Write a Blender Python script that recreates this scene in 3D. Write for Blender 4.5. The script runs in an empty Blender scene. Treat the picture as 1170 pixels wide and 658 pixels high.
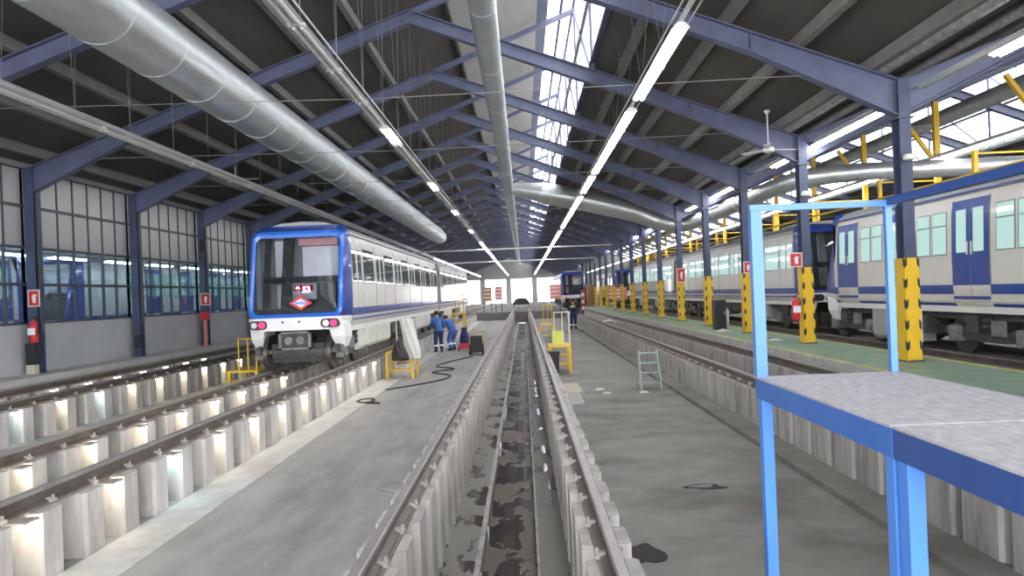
import bpy, bmesh, math, random
from mathutils import Vector, Matrix
random.seed(7)
sc = bpy.context.scene
COL = sc.collection
PI = math.pi

# ------------------------------------------------------------------ helpers
class MB:
    """collects shapes; build() links them as ONE mesh object"""
    def __init__(s):
        s.v = []; s.f = []; s.sm = []; s.mi = []; s.cur = 0
    def add(s, vs, fs, smooth=False):
        b = len(s.v)
        s.v += [tuple(p) for p in vs]
        for f in fs:
            s.f.append([b + i for i in f]); s.sm.append(smooth); s.mi.append(s.cur)
        return s
    def mat(s, i): s.cur = i; return s
    def box(s, x0, y0, z0, x1, y1, z1):
        if x0 > x1: x0, x1 = x1, x0
        if y0 > y1: y0, y1 = y1, y0
        if z0 > z1: z0, z1 = z1, z0
        vs = [(x0,y0,z0),(x1,y0,z0),(x1,y1,z0),(x0,y1,z0),(x0,y0,z1),(x1,y0,z1),(x1,y1,z1),(x0,y1,z1)]
        return s.add(vs, [(0,3,2,1),(4,5,6,7),(0,1,5,4),(1,2,6,5),(2,3,7,6),(3,0,4,7)])
    def bar(s, p, q, w, h=None, up=(0,0,1)):
        """square bar from p to q, w across, h along up"""
        h = h or w
        p = Vector(p); q = Vector(q); d = (q-p).normalized(); u = Vector(up)
        if abs(d.dot(u)) > .99: u = Vector((0,1,0))
        r = d.cross(u).normalized(); u = r.cross(d).normalized()
        vs = []
        for c in (p, q):
            for a, b in ((-1,-1),(1,-1),(1,1),(-1,1)): vs.append(c + r*(a*w/2) + u*(b*h/2))
        return s.add(vs, [(0,1,2,3),(7,6,5,4),(0,4,5,1),(1,5,6,2),(2,6,7,3),(3,7,4,0)])
    def tube(s, pts, r, n=10, caps=True):
        pts = [Vector(p) for p in pts]
        rs = r if isinstance(r, (list, tuple)) else [r]*len(pts)
        vs = []; prev = None
        for i, p in enumerate(pts):
            if i == 0: d = pts[1]-p
            elif i == len(pts)-1: d = p-pts[i-1]
            else: d = (pts[i+1]-p).normalized() + (p-pts[i-1]).normalized()
            d.normalize()
            if prev is None:
                u = Vector((0,0,1)) if abs(d.z) < .9 else Vector((0,1,0))
            else: u = prev
            a = d.cross(u).normalized(); u = a.cross(d).normalized(); prev = u
            for k in range(n):
                t = 2*PI*k/n
                vs.append(p + (a*math.cos(t) + u*math.sin(t))*rs[i])
        fs = []
        for i in range(len(pts)-1):
            for k in range(n):
                k2 = (k+1) % n
                fs.append((i*n+k, i*n+k2, (i+1)*n+k2, (i+1)*n+k))
        s.add(vs, fs, True)
        if caps:
            b = len(s.v) - len(vs)
            s.f.append([b+k for k in range(n)][::-1]); s.sm.append(False); s.mi.append(s.cur)
            m = (len(pts)-1)*n
            s.f.append([b+m+k for k in range(n)]); s.sm.append(False); s.mi.append(s.cur)
        return s
    def prism(s, poly, a0, a1, axis='y'):
        """poly of 2-D points extruded along axis. axis y: (x,z); axis x: (y,z); axis z: (x,y)"""
        def P(u, w, t):
            return (u,t,w) if axis == 'y' else ((t,u,w) if axis == 'x' else (u,w,t))
        n = len(poly)
        vs = [P(u,w,a0) for u,w in poly] + [P(u,w,a1) for u,w in poly]
        fs = [tuple(range(n))[::-1], tuple(range(n,2*n))]
        for i in range(n):
            j = (i+1) % n
            fs.append((i,j,n+j,n+i))
        return s.add(vs, fs)
    def lathe(s, prof, c=(0,0,0), n=20):
        vs = []; fs = []
        for r, z in prof:
            for k in range(n):
                t = 2*PI*k/n
                vs.append((c[0]+r*math.cos(t), c[1]+r*math.sin(t), c[2]+z))
        for i in range(len(prof)-1):
            for k in range(n):
                k2 = (k+1) % n
                fs.append((i*n+k, i*n+k2, (i+1)*n+k2, (i+1)*n+k))
        fs.append(tuple(range(n))[::-1]); m = (len(prof)-1)*n
        fs.append(tuple(range(m, m+n)))
        return s.add(vs, fs, True)
    def disc_x(s, x0, x1, y, z, r, n=24):
        return s.tube([(x0,y,z),(x1,y,z)], r, n)
    def ball(s, c, r, n=10, sz=(1,1,1)):
        vs = []; fs = []
        m = n//2+1
        for i in range(m+1):
            th = PI*i/m
            for k in range(n):
                t = 2*PI*k/n
                vs.append((c[0]+sz[0]*r*math.sin(th)*math.cos(t), c[1]+sz[1]*r*math.sin(th)*math.sin(t), c[2]+sz[2]*r*math.cos(th)))
        for i in range(m):
            for k in range(n):
                k2 = (k+1) % n
                fs.append((i*n+k, (i+1)*n+k, (i+1)*n+k2, i*n+k2))
        return s.add(vs, fs, True)
    def build(s, name, mat, parent=None, loc=None, bevel=0):
        me = bpy.data.meshes.new(name)
        me.from_pydata(s.v, [], s.f)
        bm = bmesh.new(); bm.from_mesh(me)
        bmesh.ops.recalc_face_normals(bm, faces=bm.faces)
        bm.to_mesh(me); bm.free()
        me.polygons.foreach_set('use_smooth', s.sm)
        me.polygons.foreach_set('material_index', s.mi)
        for m in (mat if isinstance(mat, (list, tuple)) else [mat]): me.materials.append(m)
        if any(s.sm):
            try: me.set_sharp_from_angle(angle=math.radians(40))
            except Exception: pass
        o = bpy.data.objects.new(name, me); COL.objects.link(o)
        if parent: o.parent = parent
        if loc: o.location = loc
        if bevel:
            b = o.modifiers.new('bevel', 'BEVEL'); b.width = bevel; b.segments = 2; b.limit_method = 'ANGLE'
        return o

def tag(o, label=None, cat=None, group=None, kind=None):
    if label: o['label'] = label
    if cat: o['category'] = cat
    if group: o['group'] = group
    if kind: o['kind'] = kind
    return o
def thing(name, loc, label, cat, group=None, rz=0):
    o = bpy.data.objects.new(name, None); COL.objects.link(o)
    o.location = loc; o.rotation_euler = (0,0,rz)
    return tag(o, label, cat, group)
def struct(mb, name, mat, parent=None):
    o = mb.build(name, mat, parent)
    if parent is None: o['kind'] = 'structure'
    return o
KIDS = {}
def kids(o): return [c for c in bpy.data.objects if c.parent == o]
def tree(o):
    return (o, [tree(c) for c in kids(o)])
def dup_tree(t, parent=None):
    o, ch = t
    c = o.copy(); COL.objects.link(c)
    if parent: c.parent = parent
    for k in ch: dup_tree(k, c)
    return c
ORD = ['first','second','third','fourth','fifth','sixth','seventh','eighth','ninth','tenth','eleventh','twelfth']

# ------------------------------------------------------------------ materials
def nt(name):
    m = bpy.data.materials.new(name); m.use_nodes = True
    t = m.node_tree; t.nodes.clear()
    return m, t, t.nodes, t.links
def mat(name, col, rough=.5, metal=0, var=.12, scale=3.0, stretch=(1,1,1), bump=0, spec=.5, dirt=None, dirt_scale=1.0, dirt_amt=.5, coat=0):
    m, t, N, L = nt(name)
    out = N.new('ShaderNodeOutputMaterial'); b = N.new('ShaderNodeBsdfPrincipled')
    L.new(b.outputs[0], out.inputs[0])
    b.inputs['Roughness'].default_value = rough; b.inputs['Metallic'].default_value = metal
    b.inputs['Specular IOR Level'].default_value = spec
    if coat: b.inputs['Coat Weight'].default_value = coat; b.inputs['Coat Roughness'].default_value = .08
    g = N.new('ShaderNodeNewGeometry'); mp = N.new('ShaderNodeMapping'); mp.inputs['Scale'].default_value = stretch
    L.new(g.outputs['Position'], mp.inputs[0])
    nz = N.new('ShaderNodeTexNoise'); nz.inputs['Scale'].default_value = scale; nz.inputs['Detail'].default_value = 6; nz.inputs['Roughness'].default_value = .6
    L.new(mp.outputs[0], nz.inputs['Vector'])
    r = N.new('ShaderNodeValToRGB'); L.new(nz.outputs['Fac'], r.inputs[0])
    r.color_ramp.elements[0].position = .3; r.color_ramp.elements[1].position = .7
    c0 = [max(0, c*(1-var)) for c in col]; c1 = [min(1, c*(1+var)) for c in col]
    r.color_ramp.elements[0].color = (*c0,1); r.color_ramp.elements[1].color = (*c1,1)
    colout = r.outputs[0]
    if dirt:
        n2 = N.new('ShaderNodeTexNoise'); n2.inputs['Scale'].default_value = dirt_scale; n2.inputs['Detail'].default_value = 8; n2.inputs['Roughness'].default_value = .65
        L.new(mp.outputs[0], n2.inputs['Vector'])
        r2 = N.new('ShaderNodeValToRGB'); L.new(n2.outputs['Fac'], r2.inputs[0])
        r2.color_ramp.elements[0].position = .48; r2.color_ramp.elements[1].position = .68
        mu = N.new('ShaderNodeMath'); mu.operation = 'MULTIPLY'; mu.inputs[1].default_value = dirt_amt
        L.new(r2.outputs[0], mu.inputs[0])
        mx = N.new('ShaderNodeMixRGB'); L.new(mu.outputs[0], mx.inputs[0]); L.new(colout, mx.inputs[1]); mx.inputs[2].default_value = (*dirt,1)
        colout = mx.outputs[0]
    L.new(colout, b.inputs['Base Color'])
    if bump:
        bp = N.new('ShaderNodeBump'); bp.inputs['Strength'].default_value = bump; bp.inputs['Distance'].default_value = .02
        L.new(nz.outputs['Fac'], bp.inputs['Height']); L.new(bp.outputs[0], b.inputs['Normal'])
    return m
def emit(name, col, st, base=None):
    m, t, N, L = nt(name)
    out = N.new('ShaderNodeOutputMaterial'); e = N.new('ShaderNodeEmission')
    e.inputs[0].default_value = (*col,1); e.inputs[1].default_value = st
    L.new(e.outputs[0], out.inputs[0])
    return m
def glass(name, tint, refl, rough=.02, dirt=0):
    """clear pane: tinted see-through with mirror reflections, a little dust"""
    m, t, N, L = nt(name)
    out = N.new('ShaderNodeOutputMaterial'); mx = N.new('ShaderNodeMixShader')
    tr = N.new('ShaderNodeBsdfTransparent'); tr.inputs[0].default_value = (*tint,1)
    gl = N.new('ShaderNodeBsdfGlossy'); gl.inputs['Roughness'].default_value = rough; gl.inputs[0].default_value = (.9,.95,1,1)
    fw = N.new('ShaderNodeLayerWeight'); fw.inputs[0].default_value = .5
    fr = N.new('ShaderNodeMath'); fr.operation = 'POWER'; fr.inputs[1].default_value = 4.5; L.new(fw.outputs['Facing'], fr.inputs[0])
    ma = N.new('ShaderNodeMath'); ma.operation = 'MULTIPLY_ADD'; ma.inputs[1].default_value = 1-refl; ma.inputs[2].default_value = refl; ma.use_clamp = True
    L.new(fr.outputs[0], ma.inputs[0]); L.new(ma.outputs[0], mx.inputs[0])
    if dirt:
        df = N.new('ShaderNodeBsdfDiffuse'); df.inputs[0].default_value = (.35,.37,.38,1)
        m2 = N.new('ShaderNodeMixShader'); m2.inputs[0].default_value = dirt
        L.new(tr.outputs[0], m2.inputs[1]); L.new(df.outputs[0], m2.inputs[2]); L.new(m2.outputs[0], mx.inputs[1])
    else: L.new(tr.outputs[0], mx.inputs[1])
    L.new(gl.outputs[0], mx.inputs[2]); L.new(mx.outputs[0], out.inputs[0])
    return m

M = {}
M['blue_steel'] = mat('blue_steel', (.115,.13,.215), .5, var=.18, scale=2)
M['dark_steel'] = mat('dark_steel', (.06,.075,.14), .5, var=.2, scale=3)
M['mullion'] = mat('mullion', (.075,.085,.11), .5)
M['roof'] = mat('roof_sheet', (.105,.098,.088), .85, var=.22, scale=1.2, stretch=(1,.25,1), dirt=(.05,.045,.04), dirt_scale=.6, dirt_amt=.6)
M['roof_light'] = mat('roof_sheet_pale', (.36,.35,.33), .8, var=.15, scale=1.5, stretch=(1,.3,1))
M['purlin'] = mat('purlin', (.21,.20,.185), .8, var=.15)
M['galv'] = mat('galvanised_duct', (.55,.58,.58), .38, metal=.75, var=.1, scale=6, stretch=(1,.4,1))
M['galv_ring'] = mat('duct_seam', (.62,.64,.66), .35, metal=.7)
M['duct_dull'] = mat('dull_duct', (.42,.46,.46), .5, metal=.35, var=.1)
M['beige'] = mat('beige_canvas', (.55,.42,.33), .8)
M['pipe'] = mat('old_pipe', (.28,.27,.26), .6, var=.4, scale=8)
M['white_metal'] = mat('white_tray', (.72,.72,.70), .45, var=.05)
M['unlit'] = mat('unlit_tube', (.75,.75,.73), .3, var=.03)
M['tube'] = emit('lit_tube', (1,.98,1.0), 17)
M['warm'] = emit('warm_bulb', (1,.90,.70), 17)
M['cool'] = emit('cool_bulb', (.68,.94,1), 15)
M['wire'] = mat('wire', (.24,.24,.23), .6)
M['conc_l'] = mat('concrete_grey', (.345,.335,.322), .78, var=.16, scale=2.2, bump=.1, stretch=(1.6,.45,1), dirt=(.19,.185,.18), dirt_scale=.7, dirt_amt=.7)
M['conc_r'] = mat('concrete_brownish', (.255,.245,.225), .75, var=.18, scale=2.0, bump=.1, stretch=(.8,1.2,1), dirt=(.11,.097,.085), dirt_scale=.6, dirt_amt=.8)
M['conc_pale'] = mat('concrete_pale', (.50,.50,.49), .8, var=.12, scale=3, dirt=(.33,.31,.29), dirt_scale=2, dirt_amt=.5)
M['pillar'] = mat('pillar_concrete', (.53,.505,.48), .8, var=.16, scale=5, stretch=(1.5,1.5,.35), bump=.15, dirt=(.29,.265,.245), dirt_scale=2.4, dirt_amt=.7)
M['pillar_r'] = mat('pillar_concrete_grey', (.46,.445,.42), .8, var=.2, scale=5, stretch=(1.8,1.8,.3), bump=.1, dirt=(.17,.15,.14), dirt_scale=2.0, dirt_amt=.75)
M['rail'] = mat('rail_steel', (.18,.155,.14), .42, metal=.55, var=.25, scale=4)
M['rail_head'] = mat('rail_head', (.38,.36,.34), .5, metal=.6, var=.12)
M['rail_base'] = mat('rail_base', (.25,.20,.17), .7, var=.25, scale=5)
M['clip'] = mat('clip', (.48,.46,.44), .5, metal=.4)
M['conc_far'] = mat('concrete_dark', (.20,.195,.19), .95, var=.15, spec=.15)
M['green'] = mat('green_paint', (.25,.37,.265), .5, var=.12, scale=3, dirt=(.19,.26,.19), dirt_scale=1.3, dirt_amt=.6)
M['yline'] = mat('yellow_line', (.62,.58,.16), .6, var=.2)
M['yellow'] = mat('yellow_paint', (.80,.50,.02), .45, var=.08)
M['black'] = mat('black_paint', (.02,.02,.022), .5)
M['rubber'] = mat('rubber', (.03,.03,.03), .7)
M['tblue'] = mat('table_blue', (.045,.165,.55), .4, var=.06)
M['tleg'] = mat('table_leg_blue', (.085,.27,.78), .38, var=.06)
M['tblue_l'] = mat('post_overexposed_blue', (.11,.28,.70), .32, var=.06)  # platform blue lightened to imitate overexposed posts and rail
M['tnavy'] = mat('table_navy', (.03,.085,.30), .4, var=.1)
M['ttop'] = mat('chequer_top', (.50,.49,.52), .62, metal=.0, var=.22, scale=26, stretch=(1,.5,1), bump=.25)
M['wall_low'] = mat('wall_plaster', (.46,.475,.49), .75, var=.05, scale=1.5, dirt=(.38,.39,.41), dirt_scale=.8, dirt_amt=.5)
M['frost'] = mat('frosted_pane', (.50,.50,.485), .5, var=.05, scale=.8)
M['gable'] = mat('gable', (.42,.42,.40), .8)
M['train_white'] = mat('train_white', (.66,.645,.61), .3, var=.03, scale=1.5, coat=.5)
M['train_blue'] = mat('train_blue', (.02,.06,.30), .28, var=.06, coat=.5)
M['front_blue'] = mat('front_blue', (.03,.16,.66), .25, var=.05, coat=.6)
M['train_roof'] = mat('train_roof', (.33,.34,.35), .5, var=.1)
M['seam'] = mat('seam', (.20,.20,.20), .6)
M['box_pale'] = mat('box_pale', (.66,.66,.60), .5, var=.05, scale=2, dirt=(.5,.49,.43), dirt_scale=1.2, dirt_amt=.5)
M['box_grey'] = mat('box_grey', (.36,.36,.36), .55, var=.12)
M['under'] = mat('under', (.055,.052,.05), .65, var=.4, scale=8)
M['bogie'] = mat('bogie', (.07,.066,.062), .6, var=.4, scale=6)
M['bogie_l'] = mat('bogie_light', (.20,.20,.19), .55, var=.3, scale=6)
M['wheel'] = mat('wheel', (.12,.11,.10), .4, metal=.6, var=.3)
M['bellows'] = mat('bellows', (.03,.03,.045), .7)
M['pane_dark'] = mat('train_glass_dark', (.10,.125,.115), .04, var=.1, spec=.8)
def glow_pane(name, col, st):  # panes emit by themselves, no lit interior is built behind them
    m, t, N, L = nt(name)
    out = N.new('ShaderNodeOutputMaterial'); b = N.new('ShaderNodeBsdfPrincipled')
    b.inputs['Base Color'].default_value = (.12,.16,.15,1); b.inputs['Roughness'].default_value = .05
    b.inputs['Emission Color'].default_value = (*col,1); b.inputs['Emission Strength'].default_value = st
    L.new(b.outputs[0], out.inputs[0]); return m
M['pane_mint_glow'] = glow_pane('train_glass_sky_glow', (.60,.90,.84), .30)  # glow stands in for skylight shining through the car
M['pane_green_glow'] = glow_pane('train_glass_green_glow', (.40,.85,.66), .25)
M['red'] = mat('red', (.62,.03,.04), .4)
M['red_soft'] = mat('red_soft', (.75,.25,.22), .4)
M['white'] = mat('white', (.82,.82,.82), .45, var=.03)
M['cloth_white'] = mat('cloth_white', (.66,.65,.62), .9, var=.06)
M['redlamp'] = emit('red_lamp', (1,.03,.10), 1.8)
M['headlamp'] = mat('headlamp', (.75,.75,.75), .1, metal=.6)
M['led'] = emit('led', (1,.50,.62), 2.2)
M['ledback'] = emit('led_back', (.6,.0,.10), .16)
M['lilac'] = mat('cab_panel', (.78,.75,.82), .5, var=.05)  # pale tone raised to imitate glare on the windscreen
M['cab_grey'] = mat('cab_grey', (.28,.29,.30), .5)
M['cab_dark'] = mat('cab_dark', (.025,.025,.03), .5)
M['cab_pink'] = mat('cab_pink', (.55,.25,.27), .5)
M['glass_front'] = glass('windscreen', (.80,.84,.86), .07)
M['glass_wall'] = glass('wall_glass', (.62,.72,.78), .05, dirt=.10)
def translucent(name, col, clear):
    m, t, N, L = nt(name)
    out = N.new('ShaderNodeOutputMaterial'); mx = N.new('ShaderNodeMixShader'); mx.inputs[0].default_value = clear
    a = N.new('ShaderNodeBsdfTranslucent'); a.inputs[0].default_value = (*col,1)
    b = N.new('ShaderNodeBsdfTransparent'); b.inputs[0].default_value = (*col,1)
    L.new(a.outputs[0], mx.inputs[1]); L.new(b.outputs[0], mx.inputs[2]); L.new(mx.outputs[0], out.inputs[0])
    return m
M['skyglass'] = translucent('skylight_sheet', (.94,.95,.97), .5)
M['grey_green'] = mat('grey_green', (.32,.40,.38), .5)
M['skin'] = mat('skin', (.52,.33,.25), .6)
M['hair'] = mat('hair', (.04,.03,.025), .7)
M['overall'] = mat('overall_blue', (.07,.15,.44), .85, var=.12)
M['navy'] = mat('overall_navy', (.025,.04,.13), .85, var=.12)
M['hivis'] = mat('reflective', (.85,.88,.90), .3)
M['hiyel'] = mat('hi_vis_yellow', (.70,.80,.10), .6)
M['leather'] = mat('boot', (.025,.022,.02), .5)
M['cardboard'] = mat('cardboard', (.50,.48,.38), .8)
M['oil'] = mat('oil', (.012,.010,.008), .7, var=.3)
M['blue_plastic'] = mat('blue_plastic', (.08,.28,.72), .3)
M['wood'] = mat('wood', (.42,.26,.14), .6)
M['yard'] = mat('outside_ground', (.6,.6,.58), .9)

# wet pit floor: puddles lower the roughness and darken
def pit_mat(name, col, wet, thr):
    m, t, N, L = nt(name)
    out = N.new('ShaderNodeOutputMaterial'); b = N.new('ShaderNodeBsdfPrincipled'); L.new(b.outputs[0], out.inputs[0])
    g = N.new('ShaderNodeNewGeometry'); mp = N.new('ShaderNodeMapping'); mp.inputs['Scale'].default_value = (1.6,.8,1)
    L.new(g.outputs['Position'], mp.inputs[0])
    n1 = N.new('ShaderNodeTexNoise'); n1.inputs['Scale'].default_value = 1.7; n1.inputs['Detail'].default_value = 5; n1.inputs['Roughness'].default_value = .55; n1.inputs['Distortion'].default_value = .6
    n2 = N.new('ShaderNodeTexNoise'); n2.inputs['Scale'].default_value = 7; n2.inputs['Detail'].default_value = 6
    L.new(mp.outputs[0], n1.inputs['Vector']); L.new(mp.outputs[0], n2.inputs['Vector'])
    r = N.new('ShaderNodeValToRGB'); L.new(n1.outputs['Fac'], r.inputs[0])
    r.color_ramp.elements[0].position = thr-.015; r.color_ramp.elements[1].position = thr+.03
    d = N.new('ShaderNodeValToRGB'); L.new(n2.outputs['Fac'], d.inputs[0])
    d.color_ramp.elements[0].color = (*[c*.78 for c in col],1); d.color_ramp.elements[1].color = (*[c*1.2 for c in col],1)
    mx = N.new('ShaderNodeMixRGB'); L.new(r.outputs[0], mx.inputs[0]); L.new(d.outputs[0], mx.inputs[1]); mx.inputs[2].default_value = (*wet,1)
    L.new(mx.outputs[0], b.inputs['Base Color'])
    rr = N.new('ShaderNodeMapRange'); rr.inputs['To Min'].default_value = .7; rr.inputs['To Max'].default_value = .06
    L.new(r.outputs[0], rr.inputs[0]); L.new(rr.outputs[0], b.inputs['Roughness'])
    return m
M['pit_ledge'] = pit_mat('pit_ledge', (.25,.24,.22), (.09,.072,.065), .54)
M['pit_channel'] = pit_mat('pit_channel', (.135,.112,.088), (.06,.048,.04), .47)

# ------------------------------------------------------------------ geometry constants (metres; rail tops at z = 0)
CT, LT, RT, LLT, RRT, ALT = -.27, -5.15, 4.60, -10.05, 9.60, -15.0   # track centre lines
G = .757                                                             # half gauge to rail centre
FL, PIT = -.78, -1.0
Y0, YX, YE = 1.2, 61.0, 128.0          # pits run from Y0 to the level crossing at YX, end wall at YE
FR = [11.94 + 4.3*i for i in range(27)]  # portal frames
EZ, AZ, EL, ER, AX = 5.0, 8.38, -11.6, 6.72, -2.45
BAY = 18.32

# ------------------------------------------------------------------ floors
f = MB()
f.box(-11.0,Y0,FL-.25,CT-.93,YX,FL)
struct(f, 'floor', M['conc_l'])
f = MB(); f.box(CT+.93,Y0,FL-.25,5.6,YX,FL); struct(f, 'floor', M['conc_r'])
f = MB()   # centre pit: two ledges and a sunken channel
f.box(CT-.93,Y0,PIT-.25,-.50,YX,PIT); f.box(.03,Y0,PIT-.25,CT+.93,YX,PIT)
struct(f, 'floor', M['pit_ledge'])
f = MB(); f.box(-.50,Y0,PIT-.25,.03,YX,PIT-.10); struct(f, 'floor', M['pit_channel'])
f = MB(); f.box(-.555,Y0,PIT,-.50,YX,PIT+.03); f.box(.03,Y0,PIT-.1,.055,YX,PIT+.012); struct(f, 'trim_1', M['pillar_r'])
f = MB(); f.box(-10.95,YX,FL-.3,5.6,YE+.5,-.15); f.box(CT-8,YX,-.15,5.72,YX+.3,-.06); struct(f, 'floor', M['conc_far'])
f = MB(); f.box(LT+.95,Y0,FL,LT+1.52,YX,FL+.018); struct(f, 'floor', M['conc_pale'])
f = MB(); f.box(RT-1.32,Y0,FL,RT-.9,YX,FL+.07); struct(f, 'floor', M['conc_r'])
# side walkways
f = MB(); f.box(-11.85,Y0,FL-.25,-10.98,YE,.12); struct(f, 'floor', M['conc_pale'])
f = MB(); f.box(5.62,Y0,FL-.25,7.35,YE,.10)
f.mat(1); f.box(5.62,Y0,.10,5.70,YE,.106); f.box(7.27,Y0,.10,7.35,YE,.106)
f.mat(2); f.box(5.59,Y0,FL-.2,5.62,YE,.098)
struct(f, 'floor', [M['green'], M['yline'], M['conc_pale']])
f = MB(); f.box(7.35,Y0,FL-.25,24.9,YE,FL); struct(f, 'floor', M['conc_r'])
f = MB(); f.box(-19.6,-8,-.3,-11.85,YE,-.16); struct(f, 'floor', M['conc_l'])
f = MB(); f.box(-19.6,-12,-1.4,25,Y0,FL-.02); struct(f, 'floor', M['conc_l'])
f = MB(); f.box(-60,YE+.5,-.5,60,YE+90,-.2); struct(f, 'ground', M['yard'])

# ------------------------------------------------------------------ rails
def rail(x, y0, y1, label, clips=True):
    r = thing('steel_rail', (x,y0,0), label, 'rail', 'rails of the depot tracks')
    L = y1-y0
    prof = [(-.07,-.145),(.07,-.145),(.07,-.13),(.012,-.112),(.012,-.042),(.034,-.032),(-.034,-.032),(-.012,-.042),(-.012,-.112),(-.07,-.13)]
    b = MB(); b.prism(prof, 0, L); b.build('rail_web', M['rail'], r)
    b = MB(); b.prism([(-.036,-.034),(.036,-.034),(.036,-.006),(.028,0),(-.028,0),(-.036,-.006)], 0, L); b.build('rail_head', M['rail_head'], r)
    b = MB(); b.box(-.085,0,-.17,.085,L,-.1455); b.build('sole_plate', M['rail_base'], r)
    if clips:
        n = 40
        for i in range(n):
            y = 3.15+.6*i-y0
            for s_ in (-1,1):
                c = MB()
                c.box(s_*.05,y-.035,-.146,s_*.10,y+.035,-.12); c.tube([(s_*.085,y,-.122),(s_*.085,y,-.085)], .014, 6)
                c.box(s_*.03,y-.024,-.13,s_*.08,y+.024,-.108)
                c.build('rail_clip', M['clip'], r)
    return r
side = {-1:'left', 1:'right'}
for cx, nm in ((CT,'centre track over the open pit'), (LT,'track under the left train'), (RT,'track beside the green platform'), (LLT,'track along the glazed left wall')):
    for s_ in (-1,1):
        rail(cx+s_*G, Y0, YE, 'rusty steel %s rail of the %s' % (side[s_], nm), clips=(cx in (CT,LT) or (cx,s_) in ((RT,-1),(LLT,1))))
for s_ in (-1,1):
    rail(RRT+s_*G, Y0, YE, 'steel rail %s under the long train right of the green platform' % ('nearer the columns' if s_<0 else 'farther from the columns'), clips=False)

# ------------------------------------------------------------------ concrete pillars under the rails
def pillar_shape(mb, x, y, w, d, zt, zb):
    c = .03
    x0,x1,y0,y1 = x-w/2,x+w/2,y-d/2,y+d/2
    poly = [(x0+c,y0),(x1-c,y0),(x1,y0+c),(x1,y1-c),(x1-c,y1),(x0+c,y1),(x0,y1-c),(x0,y0+c)]
    mb.prism(poly, zb, zt, 'z')
far = MB(); far_r = MB()
def pillar_row(cx, s_, d, m, zb, label, group, ph=0, ynear=26):
    x = cx+s_*(G+.01); base = None
    y = 1.8+ph
    while y < YX-.3:
        if y < ynear:
            if base is None:
                mb = MB(); pillar_shape(mb,0,0,.34,d,-.17,zb); mb2 = mb
                mb.box(-.13,-.09,-.172,.13,.09,-.1695)
                base = mb.build('concrete_pillar', M[m]); o = base
            else:
                o = base.copy(); COL.objects.link(o)
            o.location = (x,y,0); tag(o, label, 'pillar', group)
        else:
            pillar_shape(far if m == 'pillar' else far_r, x, y, .34, d, -.17, zb)
        y += .6
for cx,s_,d,m,zb,lab,ph,yn in (
    (CT,-1,.36,'pillar',PIT,'pale concrete pillar under the left rail of the centre pit',0,26),
    (CT,1,.36,'pillar',PIT,'pale concrete pillar under the right rail of the centre pit',0,26),
    (LT,1,.30,'pillar',FL,'pale concrete pillar facing the floor under the left train track',0,27),
    (LT,-1,.30,'pillar',FL,'pale concrete pillar under the far rail of the left train track',.2,27),
    (RT,-1,.50,'pillar_r',FL,'stained grey concrete pillar below the track by the green platform',.2,27),
    (LLT,1,.32,'pillar',FL,'concrete pillar under the near rail of the track by the glazed wall',.45,30),
    (LLT,-1,.32,'pillar',FL,'concrete pillar under the far rail of the track by the glazed wall',.05,24)):
    pillar_row(cx,s_,d,m,zb,lab,lab.replace('pillar','pillars'),ph,yn)
o = far.build('concrete_pillar', M['pillar']); tag(o,'pale concrete pillars farther down the hall under the left and centre rails','pillar',kind='stuff')
o = far_r.build('concrete_pillar', M['pillar_r']); tag(o,'grey concrete pillars farther down the hall beside the green platform','pillar',kind='stuff')
# second rail of the platform track and of the right train stand on solid concrete walls
f = MB(); f.box(RT+G-.15,Y0,FL,RT+G+.15,YX,-.17); struct(f,'trim_2',M['pillar_r'])
f = MB(); f.box(RRT-G-.15,Y0,FL,RRT-G+.15,YE,-.17); f.box(RRT+G-.15,Y0,FL,RRT+G+.15,YE,-.17); struct(f,'trim_3',M['pillar_r'])

# ------------------------------------------------------------------ pit lamps between pillars
def pit_lamp(x, y, cool, sgn, group, label):
    t = thing('pit_lamp', (x,y,-.17), label, 'lamp', group)
    b = MB(); b.box(-.07,-.09,-.022,.07,.09,-.001); b.bar((-.05*sgn,0,-.001),(-.05*sgn,0,.0),.03); b.build('housing', M['clip'], t)
    b = MB(); b.ball((.02,0,-.045),.06,12,(1,1.7,.62)); b.build('bulb', M['cool' if cool else 'warm'], t)
lampsets = [
 (LT+G+.15, [5.70+1.2*i for i in range(12)], {2}, 1, 'near rail of the left train track'),
 (LT-G+.17, [7.70+1.2*i for i in range(8)], set(), 1, 'far rail of the left train track'),
 (LLT+G+.15, [12.15+1.2*i for i in range(9)], {0,2}, 1, 'near rail of the glazed wall track'),
 (LLT-G+.16, [15.35+1.2*i for i in range(7)], {3,4}, 1, 'far rail of the glazed wall track')]
for x, ys, cool, sg, grp in lampsets:
    for i, y in enumerate(ys):
        first = ORD[i]
        pit_lamp(x, y, i in cool, sg, 'pit lamps below the '+grp, '%s visible %s pit lamp below the %s' % (first, 'cool white' if i in cool else 'warm white', grp))

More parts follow.
